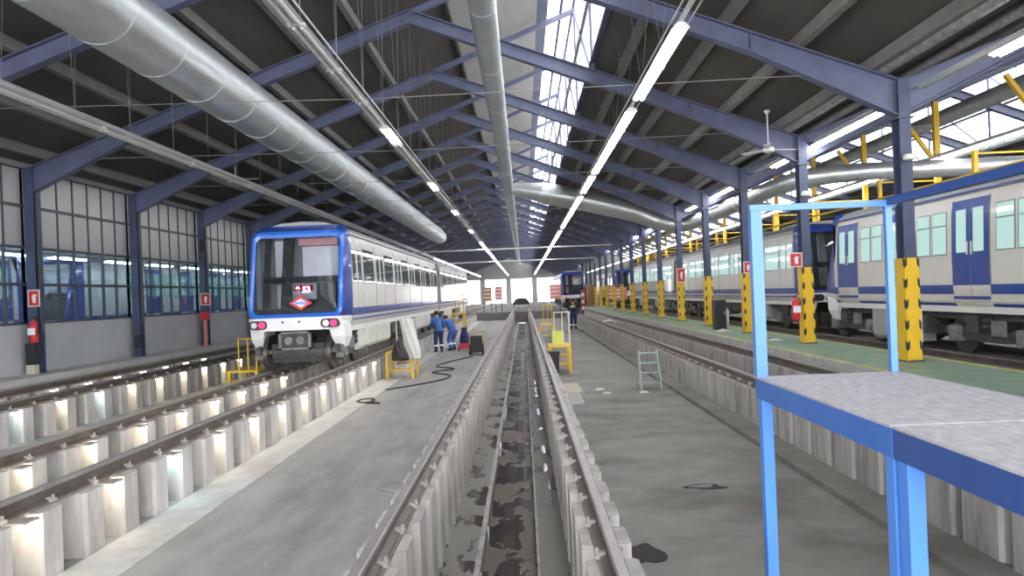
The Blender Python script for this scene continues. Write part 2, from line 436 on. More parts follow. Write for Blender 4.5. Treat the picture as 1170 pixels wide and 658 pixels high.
# ------------------------------------------------------------------ roof
def slope_z(x, bay=0):
    x = x - bay*BAY
    return AZ - (AZ-EZ)*(abs(x-AX)/ (AX-EL))
SH = .22     # sheets lie this far above the rafter top line
XT, ZT = 1.87, 9.97     # top of the monitor
KS = (AZ-EZ)/(AX-EL)
YR0, YR1 = -7.0, YE+.3
def sheet(mb, x0, z0, x1, z1, th=.05):
    mb.prism([(x0,z0),(x1,z1),(x1,z1+th),(x0,z0+th)], YR0, YR1)
ncl = 1
for bay in (0,1):
    o_ = bay*BAY
    mb = MB()
    xd = -1.62; x_l = EL-(.35 if bay == 0 else .15)
    sheet(mb, x_l+o_, EZ-(EL-x_l)*KS+SH, AX+o_, AZ+SH); sheet(mb, AX+o_, AZ+SH, xd+o_, AZ+SH+KS*(xd-AX))
    mb.box(xd-.05+o_,YR0,AZ+KS*(xd-AX)+.06,xd+.03+o_,YR1,AZ+KS*(xd-AX)+SH)
    sheet(mb, XT+o_, slope_z(XT)+SH, ER+.1+o_, EZ+SH)
    struct(mb, 'ceiling', M['roof'])
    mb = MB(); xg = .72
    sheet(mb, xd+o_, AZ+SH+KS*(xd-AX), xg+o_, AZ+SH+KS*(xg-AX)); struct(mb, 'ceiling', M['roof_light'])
    # skylight: sloping panes at the top of the monitor and upright panes below
    w = MB(); xs = 1.05
    w.prism([(xg+o_,AZ+SH+KS*(xg-AX)),(xs+o_,AZ+SH+KS*(xs-AX)),(xs+o_,AZ+SH+KS*(xs-AX)+.12),(xg+o_,AZ+SH+KS*(xg-AX)+.12)], YR0, YR1)
    for z_ in (6.78,8.35,9.97):
        w.box(XT-.06+o_,YR0,z_-.05+SH,XT+.06+o_,YR1,z_+.05+SH)
    w.box(1.42+o_,YR0,AZ+SH+KS*(1.42-AX)-.05,1.50+o_,YR1,AZ+SH+KS*(1.46-AX)+.04)
    y = FR[0]-4.3*4
    while y < YE:
        w.box(XT-.02+o_,y-.02,6.9,XT+.02+o_,y+.02,10.1)
        y += 4.3
    wf = struct(w, 'window_%d' % ncl, M['dark_steel']); ncl += 1
    p = MB()
    za_, zb_ = slope_z(XT)+SH, ZT+SH; zc_ = AZ+SH+KS*(xs-AX)
    p.add([(XT+o_,YR0,za_),(XT+o_,YR1,za_),(XT+o_,YR1,zb_),(XT+o_,YR0,zb_),(xs+o_,YR1,zc_),(xs+o_,YR0,zc_)],[(0,1,2,3),(3,2,4,5)])
    p.build('pane', M['skyglass'], wf)
# purlins
ntr = 4
for bay in (0,1):
    for k in range(1,8):
        for s_ in (-1,1):
            x = AX + s_*(k*1.25-.35*(s_>0) + (.0 if s_<0 else .3))
            if s_>0 and x < XT+.3: continue
            if abs(x-AX) > 9: continue
            z = slope_z(x)
            mb = MB(); mb.prism([(x-.07+bay*BAY,z+.02),(x+.07+bay*BAY,z+.02),(x+.07+bay*BAY,z+SH+.02),(x-.07+bay*BAY,z+SH+.02)], YR0, YR1)
            struct(mb, 'trim_%d' % ntr, M['purlin']); ntr += 1

# portal frames: I-section rafters, monitor strut, tie rod
def rafter(mb, pts_top, pts_bot):
    poly = pts_top + pts_bot[::-1]
    mb.prism(poly, -.012, .012)
    n = len(pts_top)
    for a, b in zip(pts_top[:-1], pts_top[1:]):
        mb.bar((a[0],0,a[1]-.012),(b[0],0,b[1]-.012), .20, .024)
    for a, b in zip(pts_bot[:-1], pts_bot[1:]):
        mb.bar((a[0],0,a[1]+.012),(b[0],0,b[1]+.012), .20, .024)
def make_frame(bay):
    t = thing('roof_frame', (bay*BAY,0,0), 'x', 'roof frame')
    def zt(x): return slope_z(x)
    hl = EL+2.4; hr = ER-2.6
    mb = MB()
    rafter(mb, [(EL,EZ),(hl,zt(hl)),(AX,AZ)], [(EL,EZ-.62),(hl,zt(hl)-.36),(AX,AZ-.32)])
    mb.box(hl-.01,-.1,zt(hl)-.36,hl+.01,.1,zt(hl))
    mb.build('left_rafter', M['blue_steel'], t)
    mb = MB()
    rafter(mb, [(AX,AZ),(hr,zt(hr)),(ER,EZ)], [(AX,AZ-.32),(hr,zt(hr)-.36),(ER,EZ-.66)])
    mb.box(hr-.01,-.1,zt(hr)-.36,hr+.01,.1,zt(hr))
    mb.build('right_rafter', M['blue_steel'], t)
    mb = MB(); mb.bar((AX,0,AZ-.08),(XT,0,ZT+.02),.11,.14); mb.bar((XT,0,ZT),(XT,0,zt(XT)),.1)
    mb.build('monitor_strut', M['blue_steel'], t)
    mb = MB()
    mb.bar((XT-.06,4.2,ZT),(XT-.06,.1,zt(XT)+.1),.05)
    mb.build('monitor_brace', M['dark_steel'], t)
    mb = MB(); mb.tube([(EL+.3,0,5.18),((EL+ER)/2,0,5.06),(ER-.3,0,5.18)], .008, 6); mb.build('tie_rod', M['wire'], t)
    return t
for bay in (0,1):
    T = make_frame(bay); tr_ = tree(T)
    hall = 'main hall' if bay == 0 else 'neighbouring right bay'
    for i, y in enumerate(FR):
        o = T if i == 0 else dup_tree(tr_)
        o.location = (bay*BAY, y, 0)
        if i < 10: lab = '%s blue steel roof frame counted from the camera over the %s' % (ORD[i], hall)
        else: lab = 'distant blue steel roof frame near the far end of the %s' % hall
        tag(o, lab, 'roof frame', 'blue roof frames of the %s' % hall)
# columns
def H_post(mb, z0, z1, w=.20, d=.26):
    mb.box(-w/2,-d/2,z0,w/2,-d/2+.02,z1); mb.box(-w/2,d/2-.02,z0,w/2,d/2,z1); mb.box(-.01,-d/2+.02,z0,.01,d/2-.02,z1)
def make_rcol():
    t = thing('steel_column', (ER,0,.1), 'x', 'column')
    mb = MB(); H_post(mb, 0, 4.92); mb.box(-.16,-.18,0,.16,.18,.02); mb.box(-.14,-.16,4.22,.14,.16,4.25); mb.build('post', M['dark_steel'], t)
    g = MB(); g.box(-.115,-.155,.03,.115,-.14,1.8); g.box(-.115,.14,.03,.115,.155,1.8); g.box(-.125,-.155,.03,-.115,.155,1.8); g.box(.115,-.155,.03,.125,.155,1.8)
    g.box(-.13,-.16,.02,-.10,.16,.06)
    gp = g.build('guard', M['yellow'], t)
    for k in range(5):
        z = .18+k*.36
        for sx in (-1,1):
            c = MB(); c.prism([(sx*.126,z),(sx*.085,z+.06),(sx*.085,z+.20),(sx*.126,z+.15)], -.158, -.1552)
            c.prism([(-.158,z),(-.10,z+.06),(-.10,z+.20),(-.158,z+.15)], sx*.1255, sx*.127, 'x')
            c.build('chevron', M['black'], gp)
    return t
R_ = make_rcol(); Rt = tree(R_)
for i, y in enumerate(FR):
    o = R_ if i == 0 else dup_tree(Rt)
    o.location = (ER,y,.1)
    lab = ('%s dark steel column with yellow foot counted from the camera on the green platform' % ORD[i]) if i < 10 else 'far away dark steel column with yellow foot on the green platform'
    tag(o, lab, 'column', 'columns on the green platform')
def make_lcol():
    t = thing('steel_column', (EL,0,.12), 'x', 'column')
    mb = MB(); H_post(mb, 0, 4.88, .22, .24); mb.box(-.15,-.16,0,.15,.16,.02); mb.build('post', M['dark_steel'], t)
    mb = MB(); mb.box(.115,-.05,1.0,.16,.05,4.3); mb.build('cable_duct', M['mullion'], t)
    return t
R_ = make_lcol(); Rt = tree(R_)
for i, y in enumerate(FR):
    o = R_ if i == 0 else dup_tree(Rt)
    o.location = (EL,y,.12)
    lab = ('%s dark steel column in front of the glazed left wall' % {1:'nearest visible',2:'second visible',3:'third visible'}[i]) if 1 <= i <= 3 else ('dark steel column of the glazed left wall nearer than the extinguisher column' if i == 0 else 'distant dark steel column of the glazed left wall beyond the left train front')
    tag(o, lab, 'column', 'columns along the glazed wall')

# ------------------------------------------------------------------ left wall with glazing
f = MB(); f.box(-11.95,-6,-.9,-11.80,YE,1.28); struct(f,'wall_left',M['wall_low'])
f = MB(); f.box(-11.95,-6,5.02,-11.80,YE,5.2); struct(f,'wall_left',M['wall_low'])
bays = [FR[0]-4.3*2+4.3*i for i in range(29)]
for i, y in enumerate(bays):
    y1 = min(y+4.3, YE)
    if y1-y < .5: continue
    w = MB(); X0,X1 = -11.90,-11.83
    for z in (1.30,2.24,3.12,4.11,5.02): w.box(X0-.01,y,z-.035,X1+.01,y1,z+.035)
    n = 7
    for k in range(n+1):
        yy = y+(y1-y)*k/n; w.box(X0,yy-.018,1.3,X1,yy+.018,5.02)
    wf = struct(w,'window_%d' % ncl, M['mullion']); ncl += 1
    p = MB(); p.box(-11.872,y,3.12,-11.86,y1,5.02); p.build('frosted_pane', M['frost'], wf)
    p = MB(); p.box(-11.868,y,1.3,-11.862,y1,3.12); p.build('clear_pane', M['glass_wall'], wf)
# the aisle beyond the glass
f = MB(); f.box(-19.7,-8,-.3,-19.55,YE,5.6); struct(f,'wall_far_aisle',M['wall_low'])
f = MB(); f.box(-16.2,-8,5.3,-11.95,YE,5.4); struct(f,'ceiling',M['roof'])  # stops short of the far wall, a gap added to let daylight in
f = MB(); f.box(-19.7,YE,-.3,-11.9,YE+.15,5.4); struct(f,'wall_far_end',M['gable'])
f = MB(); f.box(24.8,-7,-.9,25,YE,5.3); struct(f,'wall_right',M['wall_low'])
# end wall with open gates
f = MB(); zd = 4.3
gates = [LLT,LT,CT,RT,RRT]
xs_ = -11.95
for gx in gates:
    f.box(xs_,YE,-.9,gx-1.95,YE+.25,zd); xs_ = gx+1.95
f.box(xs_,YE,-.9,25,YE+.25,zd)
f.prism([(-11.95,zd),(25,zd),(25,5.3),(15.87,8.7),(6.75,5.2),(1.9,10.3),(-2.45,8.7),(-11.95,5.2)], YE, YE+.25)
struct(f,'wall_back',M['gable'])

# ------------------------------------------------------------------ ducts
def duct(name, pts, r, matn, label, rings=None, n=28, ringr=.006):
    t = thing(name, (0,0,0), label, 'duct')
    t.location = pts[0]; o0 = Vector(pts[0])
    loc = [Vector(p)-o0 for p in pts]
    mb = MB(); mb.tube(loc, r, n); mb.build('pipe', M[matn], t)
    if rings:
        for q in rings:
            a, b, k, rr = q
            p = loc[a].lerp(loc[b], k); d = (loc[b]-loc[a]).normalized()*.02
            m2 = MB(); m2.tube([p-d,p+d], rr+ringr, n); m2.build('seam_band', M['galv_ring'], t)
    return t
y0_, y1_ = 1.0, 46.0
duct('ventilation_duct', [(-5.44,y0_,5.55),(-5.44,y1_-2.2,5.55),(-5.44,y1_,5.55)], [.5,.5,.42], 'galv', 'large galvanised round duct running over the left train', [(0,1,(1.25+1.35*i)/ (y1_-2.2-y0_),.5) for i in range(31)], 36)
duct('ventilation_duct', [(-.53,0.5,6.72),(-.53,120,6.72)], .255, 'duct_dull', 'long grey round duct hanging under the roof ridge', [(0,1,(3.2*i+2)/119.5,.255) for i in range(37)], 24)
duct('ventilation_duct', [(14.1,0.5,6.8),(14.1,100,6.8)], .26, 'duct_dull', 'round duct under the roof of the neighbouring right bay', [(0,1,(3.2*i+2)/119.5,.26) for i in range(30)], 24)
bend = []
def arc(c, r, a0, a1, n):
    return [(c[0]+r*math.cos(math.radians(a0+(a1-a0)*i/n)), c[1]+r*math.sin(math.radians(a0+(a1-a0)*i/n))) for i in range(n+1)]
P = [(-.28,31.3,6.35),(1.0,31.3,6.12),(1.02,31.3,6.12),(3.2,31.3,5.65),(5.3,31.3,5.08),(6.1,31.2,4.70),(6.8,30.9,4.44),(7.25,30.2,4.32),(7.5,29.3,4.32)]
RR = [.26,.46,.50,.50,.48,.42,.38,.34,.30]
P += [(7.58,28,4.33),(7.58,21.6,4.37),(7.62,20.6,4.4),(7.95,19.6,4.47),(8.7,18.9,4.50),(9.6,18.75,4.52),(17.5,18.75,4.54)]
RR += [.27,.26,.26,.26,.25,.24,.24]
duct('branch_duct', P, RR, 'galv', 'silver branch duct crossing from the ridge duct to the right columns', [(3,4,.0,.5),(2,3,.0,.5),(9,10,.3,.27),(9,10,.7,.265),(14,15,.2,.24),(14,15,.45,.24)], 28)
# valley pipes
mb = MB(); mb.tube([(6.42,1,5.2),(6.42,YE,5.2)], .11, 12)
o = mb.build('rain_pipe', M['pipe']); tag(o,'dark old pipe running along the roof valley above the right columns','pipe')
mb = MB(); mb.tube([(6.95,1,5.14),(6.95,YE,5.14)], .075, 10)
o = mb.build('rain_pipe', M['pipe']); tag(o,'thinner dark pipe beside the thicker one in the roof valley','pipe')
# canvas funnel
mb = MB(); mb.tube([(7.2,20.7,4.75),(7.42,20.72,4.62),(7.68,20.75,4.35)], [.10,.2,.33], 18)

# ------------------------------------------------------------------ fluorescent rows
def make_lum(L, lit):
    t = thing('pendant_strip_light', (0,0,0), 'x', 'strip light')
    b = MB(); b.prism([(-.11,.0),(.11,.0),(.05,.06),(-.05,.06)], -L/2, L/2); b.box(-.11,-L/2,-.03,.11,-L/2+.02,.0); b.box(-.11,L/2-.02,-.03,.11,L/2,.0); b.build('tray', M['white_metal'], t)
    b = MB()
    for s_ in (-1,1): b.tube([(s_*.05,-L/2+.03,-.03),(s_*.05,L/2-.03,-.03)], .026, 8)
    b.build('tube', M['tube' if lit else 'unlit'], t)
    return t
LUM = {}
def lum(L, lit, x, y, z, label, group):
    k = (L,lit)
    if k not in LUM:
        o = make_lum(L,lit); LUM[k] = tree(o)
    else: o = dup_tree(LUM[k])
    o.location = (x,y,z); tag(o, label, 'strip light', group)
def trunk(x, z, y0, y1, label, hang=True):
    t = thing('lighting_track', (x,y0,z), label, 'lighting track')
    b = MB(); b.box(-.025,0,.06,.025,y1-y0,.11); b.box(-.13,0,.075,-.11,y1-y0,.09); b.box(.11,0,.075,.13,y1-y0,.09); b.build('track', M['white_metal'], t)
    if hang:
        y = 4.9
        while y < min(y1-y0, 55):
            if 28.0 < y < 30.6: y += 1.7; continue
            zz = slope_z(x if x < 7 else x-BAY)+.2-z
            for q in (-1,1):
                b = MB(); b.tube([(0,y,.1),(q*.14,y-q*.3,zz)], .0032, 5, False); b.build('hanging_wire', M['wire'], t)
            y += 1.7
rows = [
 (2.23,5.0,'lamp row right of the ridge duct', 9.85, 1.7, 1.64, lambda y: not (23.1<y<24.6 or 36.5<y<38.0)),
 (-2.67,5.0,'lamp row left of the ridge duct', 7.6, 1.7, 1.3, lambda y: abs(y-13.7)<.8 or abs(y-21)<.8 or abs(y-28.4)<.8 or abs(y-36)<.8 or y>44),
 (-7.75,4.95,'lamp row over the left train', 7.6, 3.4, 3.3, lambda y: y>60),
 (7.05,4.78,'lamp row beside the right columns', 9.2, 3.3, 1.6, None),
 (11.9,4.9,'lamp row over the right train', 14.0, 3.4, 3.3, lambda y: True)]
for x,z,nm,ys,pitch,L,fn in rows:
    trunk(x, z, 2, YE-1, 'thin white track carrying the '+nm, x < 7)
    if fn is None:
        yl = [(9.2,1.6),(13.95,1.65),(15.65,1.65),(18.25,1.2),(22.9,1.65),(24.6,1.65),(28.0,1.65),(33,1.65),(38,1.65),(42.4,1.65),(48.5,1.65),(55,1.65),(62,1.65),(70,1.65),(80,1.65)]
        for i,(y,l) in enumerate(yl):
            lum(l, True, x, y, z, ('%s lit lamp from the camera in the %s' % (ORD[i], nm)) if i < 10 else 'distant lit lamp in the '+nm, nm)
    else:
        y = ys; i = 0
        while y < YE-2:
            lit = fn(y)
            if nm.startswith('lamp row left') and not lit: pass
            if y < 30: lab = ('%s %s lamp from the camera in the %s' % (ORD[i], 'lit' if lit else 'unlit', nm)) if i < 12 else '%s lamp midway down the %s' % ('lit' if lit else 'unlit', nm)
            else: lab = '%s lamp far down the %s' % ('lit' if lit else 'unlit', nm)
            lum(L if lit else min(L,1.68) if pitch < 3 and nm.startswith('lamp row right') else (1.68 if pitch < 3 else L), lit, x, y, z, lab, nm); y += pitch; i += 1
            if nm.startswith('lamp row right') and i in (2,6,8): y += (.75,.5,.9)[(2,6,8).index(i)]
# lamp row added behind the glass in place of reflections in it
trunk(-12.75, 3.06, 10, 60, 'added light track behind the left wall glass for the reflection lamps', False)
for i in range(18):
    lum(1.64, True, -12.75, 12+2.4*i, 3.06, 'added strip light imitating a lamp reflection in the left wall glass', 'added lamps imitating reflections in the wall glass')

# ceiling fans
def fan(x, y, z, rod, label):
    t = thing('ceiling_fan', (x,y,z), label, 'fan', 'white ceiling fans')
    b = MB(); b.tube([(0,0,.05),(0,0,rod)], .016, 8); b.lathe([(.03,rod-.08),(.075,rod-.02),(.075,rod)], n=12); b.build('down_rod', M['white'], t)
    b = MB(); b.lathe([(.05,-.08),(.13,-.05),(.13,.03),(.05,.08)], n=16); b.build('motor', M['white'], t)
    for k in range(3):
        a = k*2*PI/3+.15; b = MB(); c,s_ = math.cos(a), math.sin(a)
        vs = []
        for r_, w_ in ((.12,.03),(.3,.065),(.68,.075)):
            for q in (-1,1):
                for dz in (-.006,.006): vs.append((c*r_-s_*w_*q, s_*r_+c*w_*q, q*.015+dz))
        fs = [(0,2,3,1),(8,9,11,10)]
        for j in (0,4):
            fs += [(j,j+1,j+5,j+4),(j+2,j+6,j+7,j+3),(j,j+4,j+6,j+2),(j+1,j+3,j+7,j+5)]
        b.add(vs,fs); b.build('blade', M['white'], t)
fan(-9.0,21.7,5.55,slope_z(-9.0)+.2-5.55,'white ceiling fan high above the left wall side in front of a blue rafter')
fan(5.8,15.8,4.65,slope_z(5.8)+.22-4.65,'white ceiling fan on a long rod left of the second right column')
fan(-6.9,30.5,6.1,slope_z(-6.9)+.2-6.1,'nearer of two small white fans seen above the big left duct')
fan(-6.6,36.5,6.2,slope_z(-6.6)+.2-6.2,'farther of two small white fans seen above the big left duct')
# wide tie beam
mb = MB(); mb.tube([(EL+.1,46.4,4.62),(ER-.1,46.4,4.62)], .05, 8); o = mb.build('tie_beam', M['white_metal']); tag(o,'thin pale tie beam crossing the whole hall far down','beam')
mb = MB(); mb.tube([(EL+.1,63.5,4.6),(ER-.1,63.5,4.6)], .06, 8); o = mb.build('tie_beam', M['white_metal']); tag(o,'second pale tie beam crossing the hall farther away','beam')

# yellow hangers above the right train
def make_hanger():
    t = thing('yellow_hanger', (12.5,0,0), 'x', 'hanger')
    b = MB(); b.box(-.08,-.06,3.95,.08,.06,slope_z(12.5-BAY)-.36); b.build('post', M['yellow'], t)
    b = MB(); b.bar((-.95,0,6.25),(-.08,0,5.0),.10); b.build('brace', M['yellow'], t)
    b = MB(); b.box(-1.8,-.05,3.75,-1.7,.05,4.5); b.box(-1.7,-.02,4.40,-.10,.02,4.44); b.build('bracket', M['yellow'], t)
    return t
T = make_hanger(); Tt = tree(T)
for i, y in enumerate(FR[:14]):
    o = T if i == 0 else dup_tree(Tt)
    o.location = (12.5,y-.16,0)
    tag(o, '%s yellow hanger post above the right train' % (ORD[i]+' from the camera' if i < 8 else 'far-off'), 'hanger', 'yellow hangers above the right train')
mb = MB(); mb.tube([(10.66,8,3.92),(10.66,70,3.92)], .035, 8)
o = mb.build('safety_rail', M['yellow']); tag(o,'long thin yellow safety rail over the roof of the right train','rail')
mb = MB(); mb.box(12.62,4,4.95,12.9,70,5.1); mb.box(12.62,4,5.1,12.67,70,5.22)
o = mb.build('walkway_beam', M['duct_dull']); tag(o,'grey walkway beam above the right train','beam')

# ------------------------------------------------------------------ trains
def rrect(x0, x1, z0, z1, r, n=6):
    pts = []
    for cx, cz, a in ((x1-r,z0+r,-90),(x1-r,z1-r,0),(x0+r,z1-r,90),(x0+r,z0+r,180)):
        for i in range(n+1):
            t = math.radians(a+90*i/n); pts.append((cx+r*math.cos(t), cz+r*math.sin(t)))
    return pts
def make_bogie(car, y, flip=1):
    b = MB()
    for s_ in (-1,1):
        b.prism([(y-1.35,.52),(y-1.0,.62),(y-.5,.50),(y+.5,.50),(y+1.0,.62),(y+1.35,.52),(y+1.35,.40),(y+.95,.36),(y+.45,.28),(y-.45,.28),(y-.95,.36),(y-1.35,.40)], s_*.80, s_*.93, 'x')
    b.box(-.8,y-.25,.30,.8,y+.25,.72); b.box(-.8,y-1.3,.40,.8,y-1.2,.5); b.box(-.8,y+1.2,.40,.8,y+1.3,.5)
    f_ = b.build('bogie', M['bogie'], car)
    for yy in (y-.95,y+.95):
        for s_ in (-1,1):
            w = MB(); w.disc_x(s_*.69,s_*.76,yy,.402,.40,20); w.disc_x(s_*.66,s_*.69,yy,.402,.425,20); w.disc_x(s_*.755,s_*.78,yy,.40,.14,14); w.build('wheel', M['wheel'], f_)
            a = MB(); a.box(s_*.82,yy-.17,.27,s_*1.0,yy+.17,.56); a.disc_x(s_*.99,s_*1.03,yy,.40,.12,14); a.build('axle_box', M['bogie_l'], f_)
    for s_ in (-1,1):
        a = MB(); a.disc_x(s_*.86,s_*.88,y-.22,.6,.02,8); a.lathe([(.13,.5),(.16,.56),(.13,.62),(.16,.68),(.13,.74),(.16,.80),(.12,.86)],(s_*.9,y,0),16); a.build('air_spring', M['rubber'], f_)
        a = MB(); a.box(s_*.95,y-.5,.42,s_*1.02,y-.18,.70); a.build('brake_unit', M['bogie_l'], f_); a = MB(); a.box(s_*.95,y+.2,.46,s_*1.0,y+.55,.78); a.build('brake_unit', M['bogie'], f_)
def body_prof(top):
    return [(1.06,.95),(1.12,1.06),(1.13,1.3),(1.13,2.0),(1.105,2.75),(1.06,3.1)]
def sx(z):   # half width of the side at height z
    pr = body_prof(0)
    for (a,za),(b,zb) in zip(pr[:-1],pr[1:]):
        if za <= z <= zb: return a+(b-a)*(z-za)/(zb-za)
    return pr[-1][0]
def side_panel(mb, s_, y0, y1, z0, z1, off, th=.012, r=.0):
    """panel lying on the car side"""
    zs = [z0]+[z for z in (1.3,2.0,2.75) if z0 < z < z1]+[z1]
    vs=[]; fs=[]
    for z in zs:
        for o_ in (off-th, off):
            for y in (y0,y1): vs.append((s_*(sx(z)+o_), y, z))
    for i in range(len(zs)-1):
        a=i*4; b=a+4
        fs += [(a+2,a+3,b+3,b+2),(a,b,b+1,a+1),(a,a+2,b+2,b),(a+1,b+1,b+3,a+3)]
    e=(len(zs)-1)*4
    fs += [(0,1,3,2),(e,e+2,e+3,e+1)]
    mb.add(vs,fs)
def make_car(loc, L, label, group, front=None, rear=None, livery='white', pane='pane_dark', doors=(), wide=(), boxes=(), bogies=(1.9,None), rake=.5, lights=True, logo=False, cat='train'):
    car = thing('metro_car', loc, label, cat, group)
    cy0 = .85 if front else .0; cy1 = L-(.85 if rear else .0)
    pr = body_prof(0)
    prof = pr + [(-x,z) for x,z in pr[::-1]]
    b = MB(); b.prism(prof, cy0, cy1); b.build('body', M['train_white'], car)
    rp = [(1.08,3.1),(1.04,3.2),(.86,3.33),(.5,3.42),(0,3.45)]
    b = MB(); b.prism(rp+[(-x,z) for x,z in rp[-2::-1]], cy0-.0, cy1)
    y = cy0+1.2
    while y < cy1-1.5:
        b.box(-.45,y,3.36,.45,y+1.5,3.49); y += 2.9
    b.build('roof', M['train_roof'], car)
    b = MB()
    for s_ in (-1,1): b.box(s_*1.05,cy0,3.13,s_*1.10,cy1,3.16)
    b.build('gutter', M['train_blue'] if livery == 'blue' else M['white_metal'], car)
    # stripes
    b = MB()
    for s_ in (-1,1):
        segs = []
        yy = cy0
        for (d0,d1) in sorted(doors):
            segs.append((yy,d0)); yy = d1
        segs.append((yy,cy1))
        if livery == 'white': segs = [(cy0,cy1)]
        for a_,c_ in segs:
            if c_-a_ < .03: continue
            side_panel(b, s_, a_, c_, 1.20, 1.38, .004, .008)
            side_panel(b, s_, a_, c_, (.965 if livery == 'blue' else 1.08), (1.02 if livery == 'blue' else 1.13), .004, .008)
    b.build('stripe', M['train_blue'], car)
    b = MB()
    for s_ in (-1,1):
        if not front: side_panel(b,s_,cy0,cy0+.30,.97,3.08,.007)
        if not rear: side_panel(b,s_,cy1-.30,cy1,.97,3.08,.007)
    if b.v: b.build('end_dark_strip', M['bellows'], car)  # dark strips on the sides, added to widen the dark gap between cars
    b = MB()
    for s_ in (-1,1): b.box(s_*1.0,cy0,.84,s_*1.085,cy1,.955)
    b.build('sill', M['white_metal'], car)
    # doors
    for s_ in (-1,1):
        for (d0,d1) in doors:
            m = (d0+d1)/2
            if livery == 'blue':
                dm = MB(); side_panel(dm,s_,d0,m-.01,1.37,3.0,.014); side_panel(dm,s_,m+.01,d1,1.37,3.0,.014)
                dm.mat(1); side_panel(dm,s_,d0,m-.01,1.0,1.368,.014); side_panel(dm,s_,m+.01,d1,1.0,1.368,.014)
                dm.mat(0); side_panel(dm,s_,d0,d1,1.10,1.16,.017,.004)
                dm.mat(2); side_panel(dm,s_,d0-.02,d0,1.0,3.02,.012); side_panel(dm,s_,d1,d1+.02,1.0,3.02,.012); side_panel(dm,s_,m-.01,m+.01,1.0,3.0,.012)
                d = dm.build('door', [M['train_blue'],M['train_white'],M['seam']], car)
                w0 = (d1-d0)*.27; k0 = (d1-d0)*.13
                for (a_,c_) in ((d0+k0,d0+k0+w0),(d1-k0-w0,d1-k0)):
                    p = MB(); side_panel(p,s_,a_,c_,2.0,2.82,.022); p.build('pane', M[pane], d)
                h = MB(); h.bar((s_*1.16,m-.06,1.95),(s_*1.15,m-.06,2.2),.02); h.bar((s_*1.16,m+.06,1.95),(s_*1.15,m+.06,2.2),.02); h.build('handle', M['white_metal'], d)
            else:
                dm = MB(); side_panel(dm,s_,d0,m-.01,1.0,2.98,.006); side_panel(dm,s_,m+.01,d1,1.0,2.98,.006)
                dm.mat(1); side_panel(dm,s_,d0-.02,d0,1.0,3.0,.008); side_panel(dm,s_,d1,d1+.02,1.0,3.0,.008); side_panel(dm,s_,m-.01,m+.01,1.0,2.98,.005)
                dm.mat(2); side_panel(dm,s_,d0,m-.01,1.20,1.38,.010,.006); side_panel(dm,s_,m+.01,d1,1.20,1.38,.010,.006)
                d = dm.build('door', [M['train_white'],M['seam'],M['train_blue']], car)
                for (a_,c_) in ((d0+.08,m-.09),(m+.09,d1-.08)):
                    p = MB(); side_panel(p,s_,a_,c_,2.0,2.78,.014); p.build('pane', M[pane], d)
        for (a_,c_) in wide:
            fr = MB(); side_panel(fr,s_,a_-.025,c_+.025,1.98,2.84,.006); fo = fr.build('window_frame', M['seam'], car)
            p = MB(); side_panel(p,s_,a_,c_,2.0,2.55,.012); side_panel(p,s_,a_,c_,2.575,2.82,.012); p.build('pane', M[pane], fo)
    # underframe
    b = MB(); b.box(-.95,cy0+.3,.70,.95,cy1-.3,.95); b.build('underframe', M['under'], car)
    for (a_,c_,z0,z1,mm) in boxes:
        for s_ in (-1,1):
            e = MB(); e.prism([(s_*.45,z0),(s_*1.0,z0),(s_*1.06,z0+.08),(s_*1.06,z1),(s_*.45,z1)], a_, c_); e.box(s_*1.058,(a_+c_)/2-.006,z0+.1,s_*1.066,(a_+c_)/2+.006,z1-.05); e.box(s_*1.06,a_+.5,z1-.2,s_*1.075,a_+.54,z1-.08)
            e.build('equipment_box', M[mm], car, bevel=.02)
    for y in bogies:
        if y: make_bogie(car, y)
    # small gear between
    rr = random.Random(int(L*10)+int(loc[0]*7))
    y = cy0+.5
    while y < cy1-.8:
        if not any(a_-.3 < y < c_+.1 for a_,c_,*_ in boxes) and not any(q and abs(y-q) < 1.5 for q in bogies):
            for s_ in (-1,1):
                z0 = rr.uniform(.3,.5); g = MB(); g.box(s_*.5,y,z0,s_*rr.uniform(.85,1.02),y+rr.uniform(.3,.6),.75); g.tube([(s_*.84,y-.1,.62),(s_*.84,y+.6,.58)],.05,8); g.build('underfloor_gear', M['bogie'], car)
        y += .7
    for end in ((front,0,1),(rear,L,-1)):
        kind, ye, dr = end
        if not kind: 
            # plain gangway end
            q = MB(); yb = cy0 if dr == 1 else cy1
            q.box(-.62,yb-dr*.0,.95,.62,yb-dr*.15,3.05)
            for k in range(2): q.box(-.95,yb-dr*(.03+.07*k),.9,.95,yb-dr*(.06+.07*k),3.1)
            q.build('gangway', M['bellows'], car); continue
        def Y(z, base=0): return ye+dr*(max(0,(z-1.0))/2.2*rake+base)
        N_ = 28
        o_out = rrect(-1.06,1.06,1.20,3.20,.20,6); o_in = rrect(-.955,.955,1.30,3.05,.14,6); o_back = rrect(-1.13,1.13,1.0,3.36,.28,6)
        n = len(o_out)
        yb = cy0 if dr == 1 else cy1
        def ring(outl, base, yfix=None): return [(x, (Y(z,base) if yfix is None else yfix), z) for x,z in outl]
        mid = rrect(-1.115,1.115,1.13,3.28,.27,6)
        rings = [ring(o_back,0,yb), ring(mid,.16), ring(o_out,.035)]
        sh = MB(); vs = sum(rings,[]); fs = []
        for i in range(2):
            for k in range(n):
                k2=(k+1)%n; fs.append((i*n+k,i*n+k2,(i+1)*n+k2,(i+1)*n+k))
        sh.add(vs,fs,True); sh.build('cab_shell', M['train_blue'], car)
        fr = MB(); vs = ring(o_out,.035)+ring(rrect(-1.005,1.005,1.25,3.13,.17,6),-.0)+ring(o_in,.03)+ring(o_in,.10); fs=[]
        for i in range(3):
            for k in range(n):
                k2=(k+1)%n; fs.append((i*n+k,i*n+k2,(i+1)*n+k2,(i+1)*n+k))
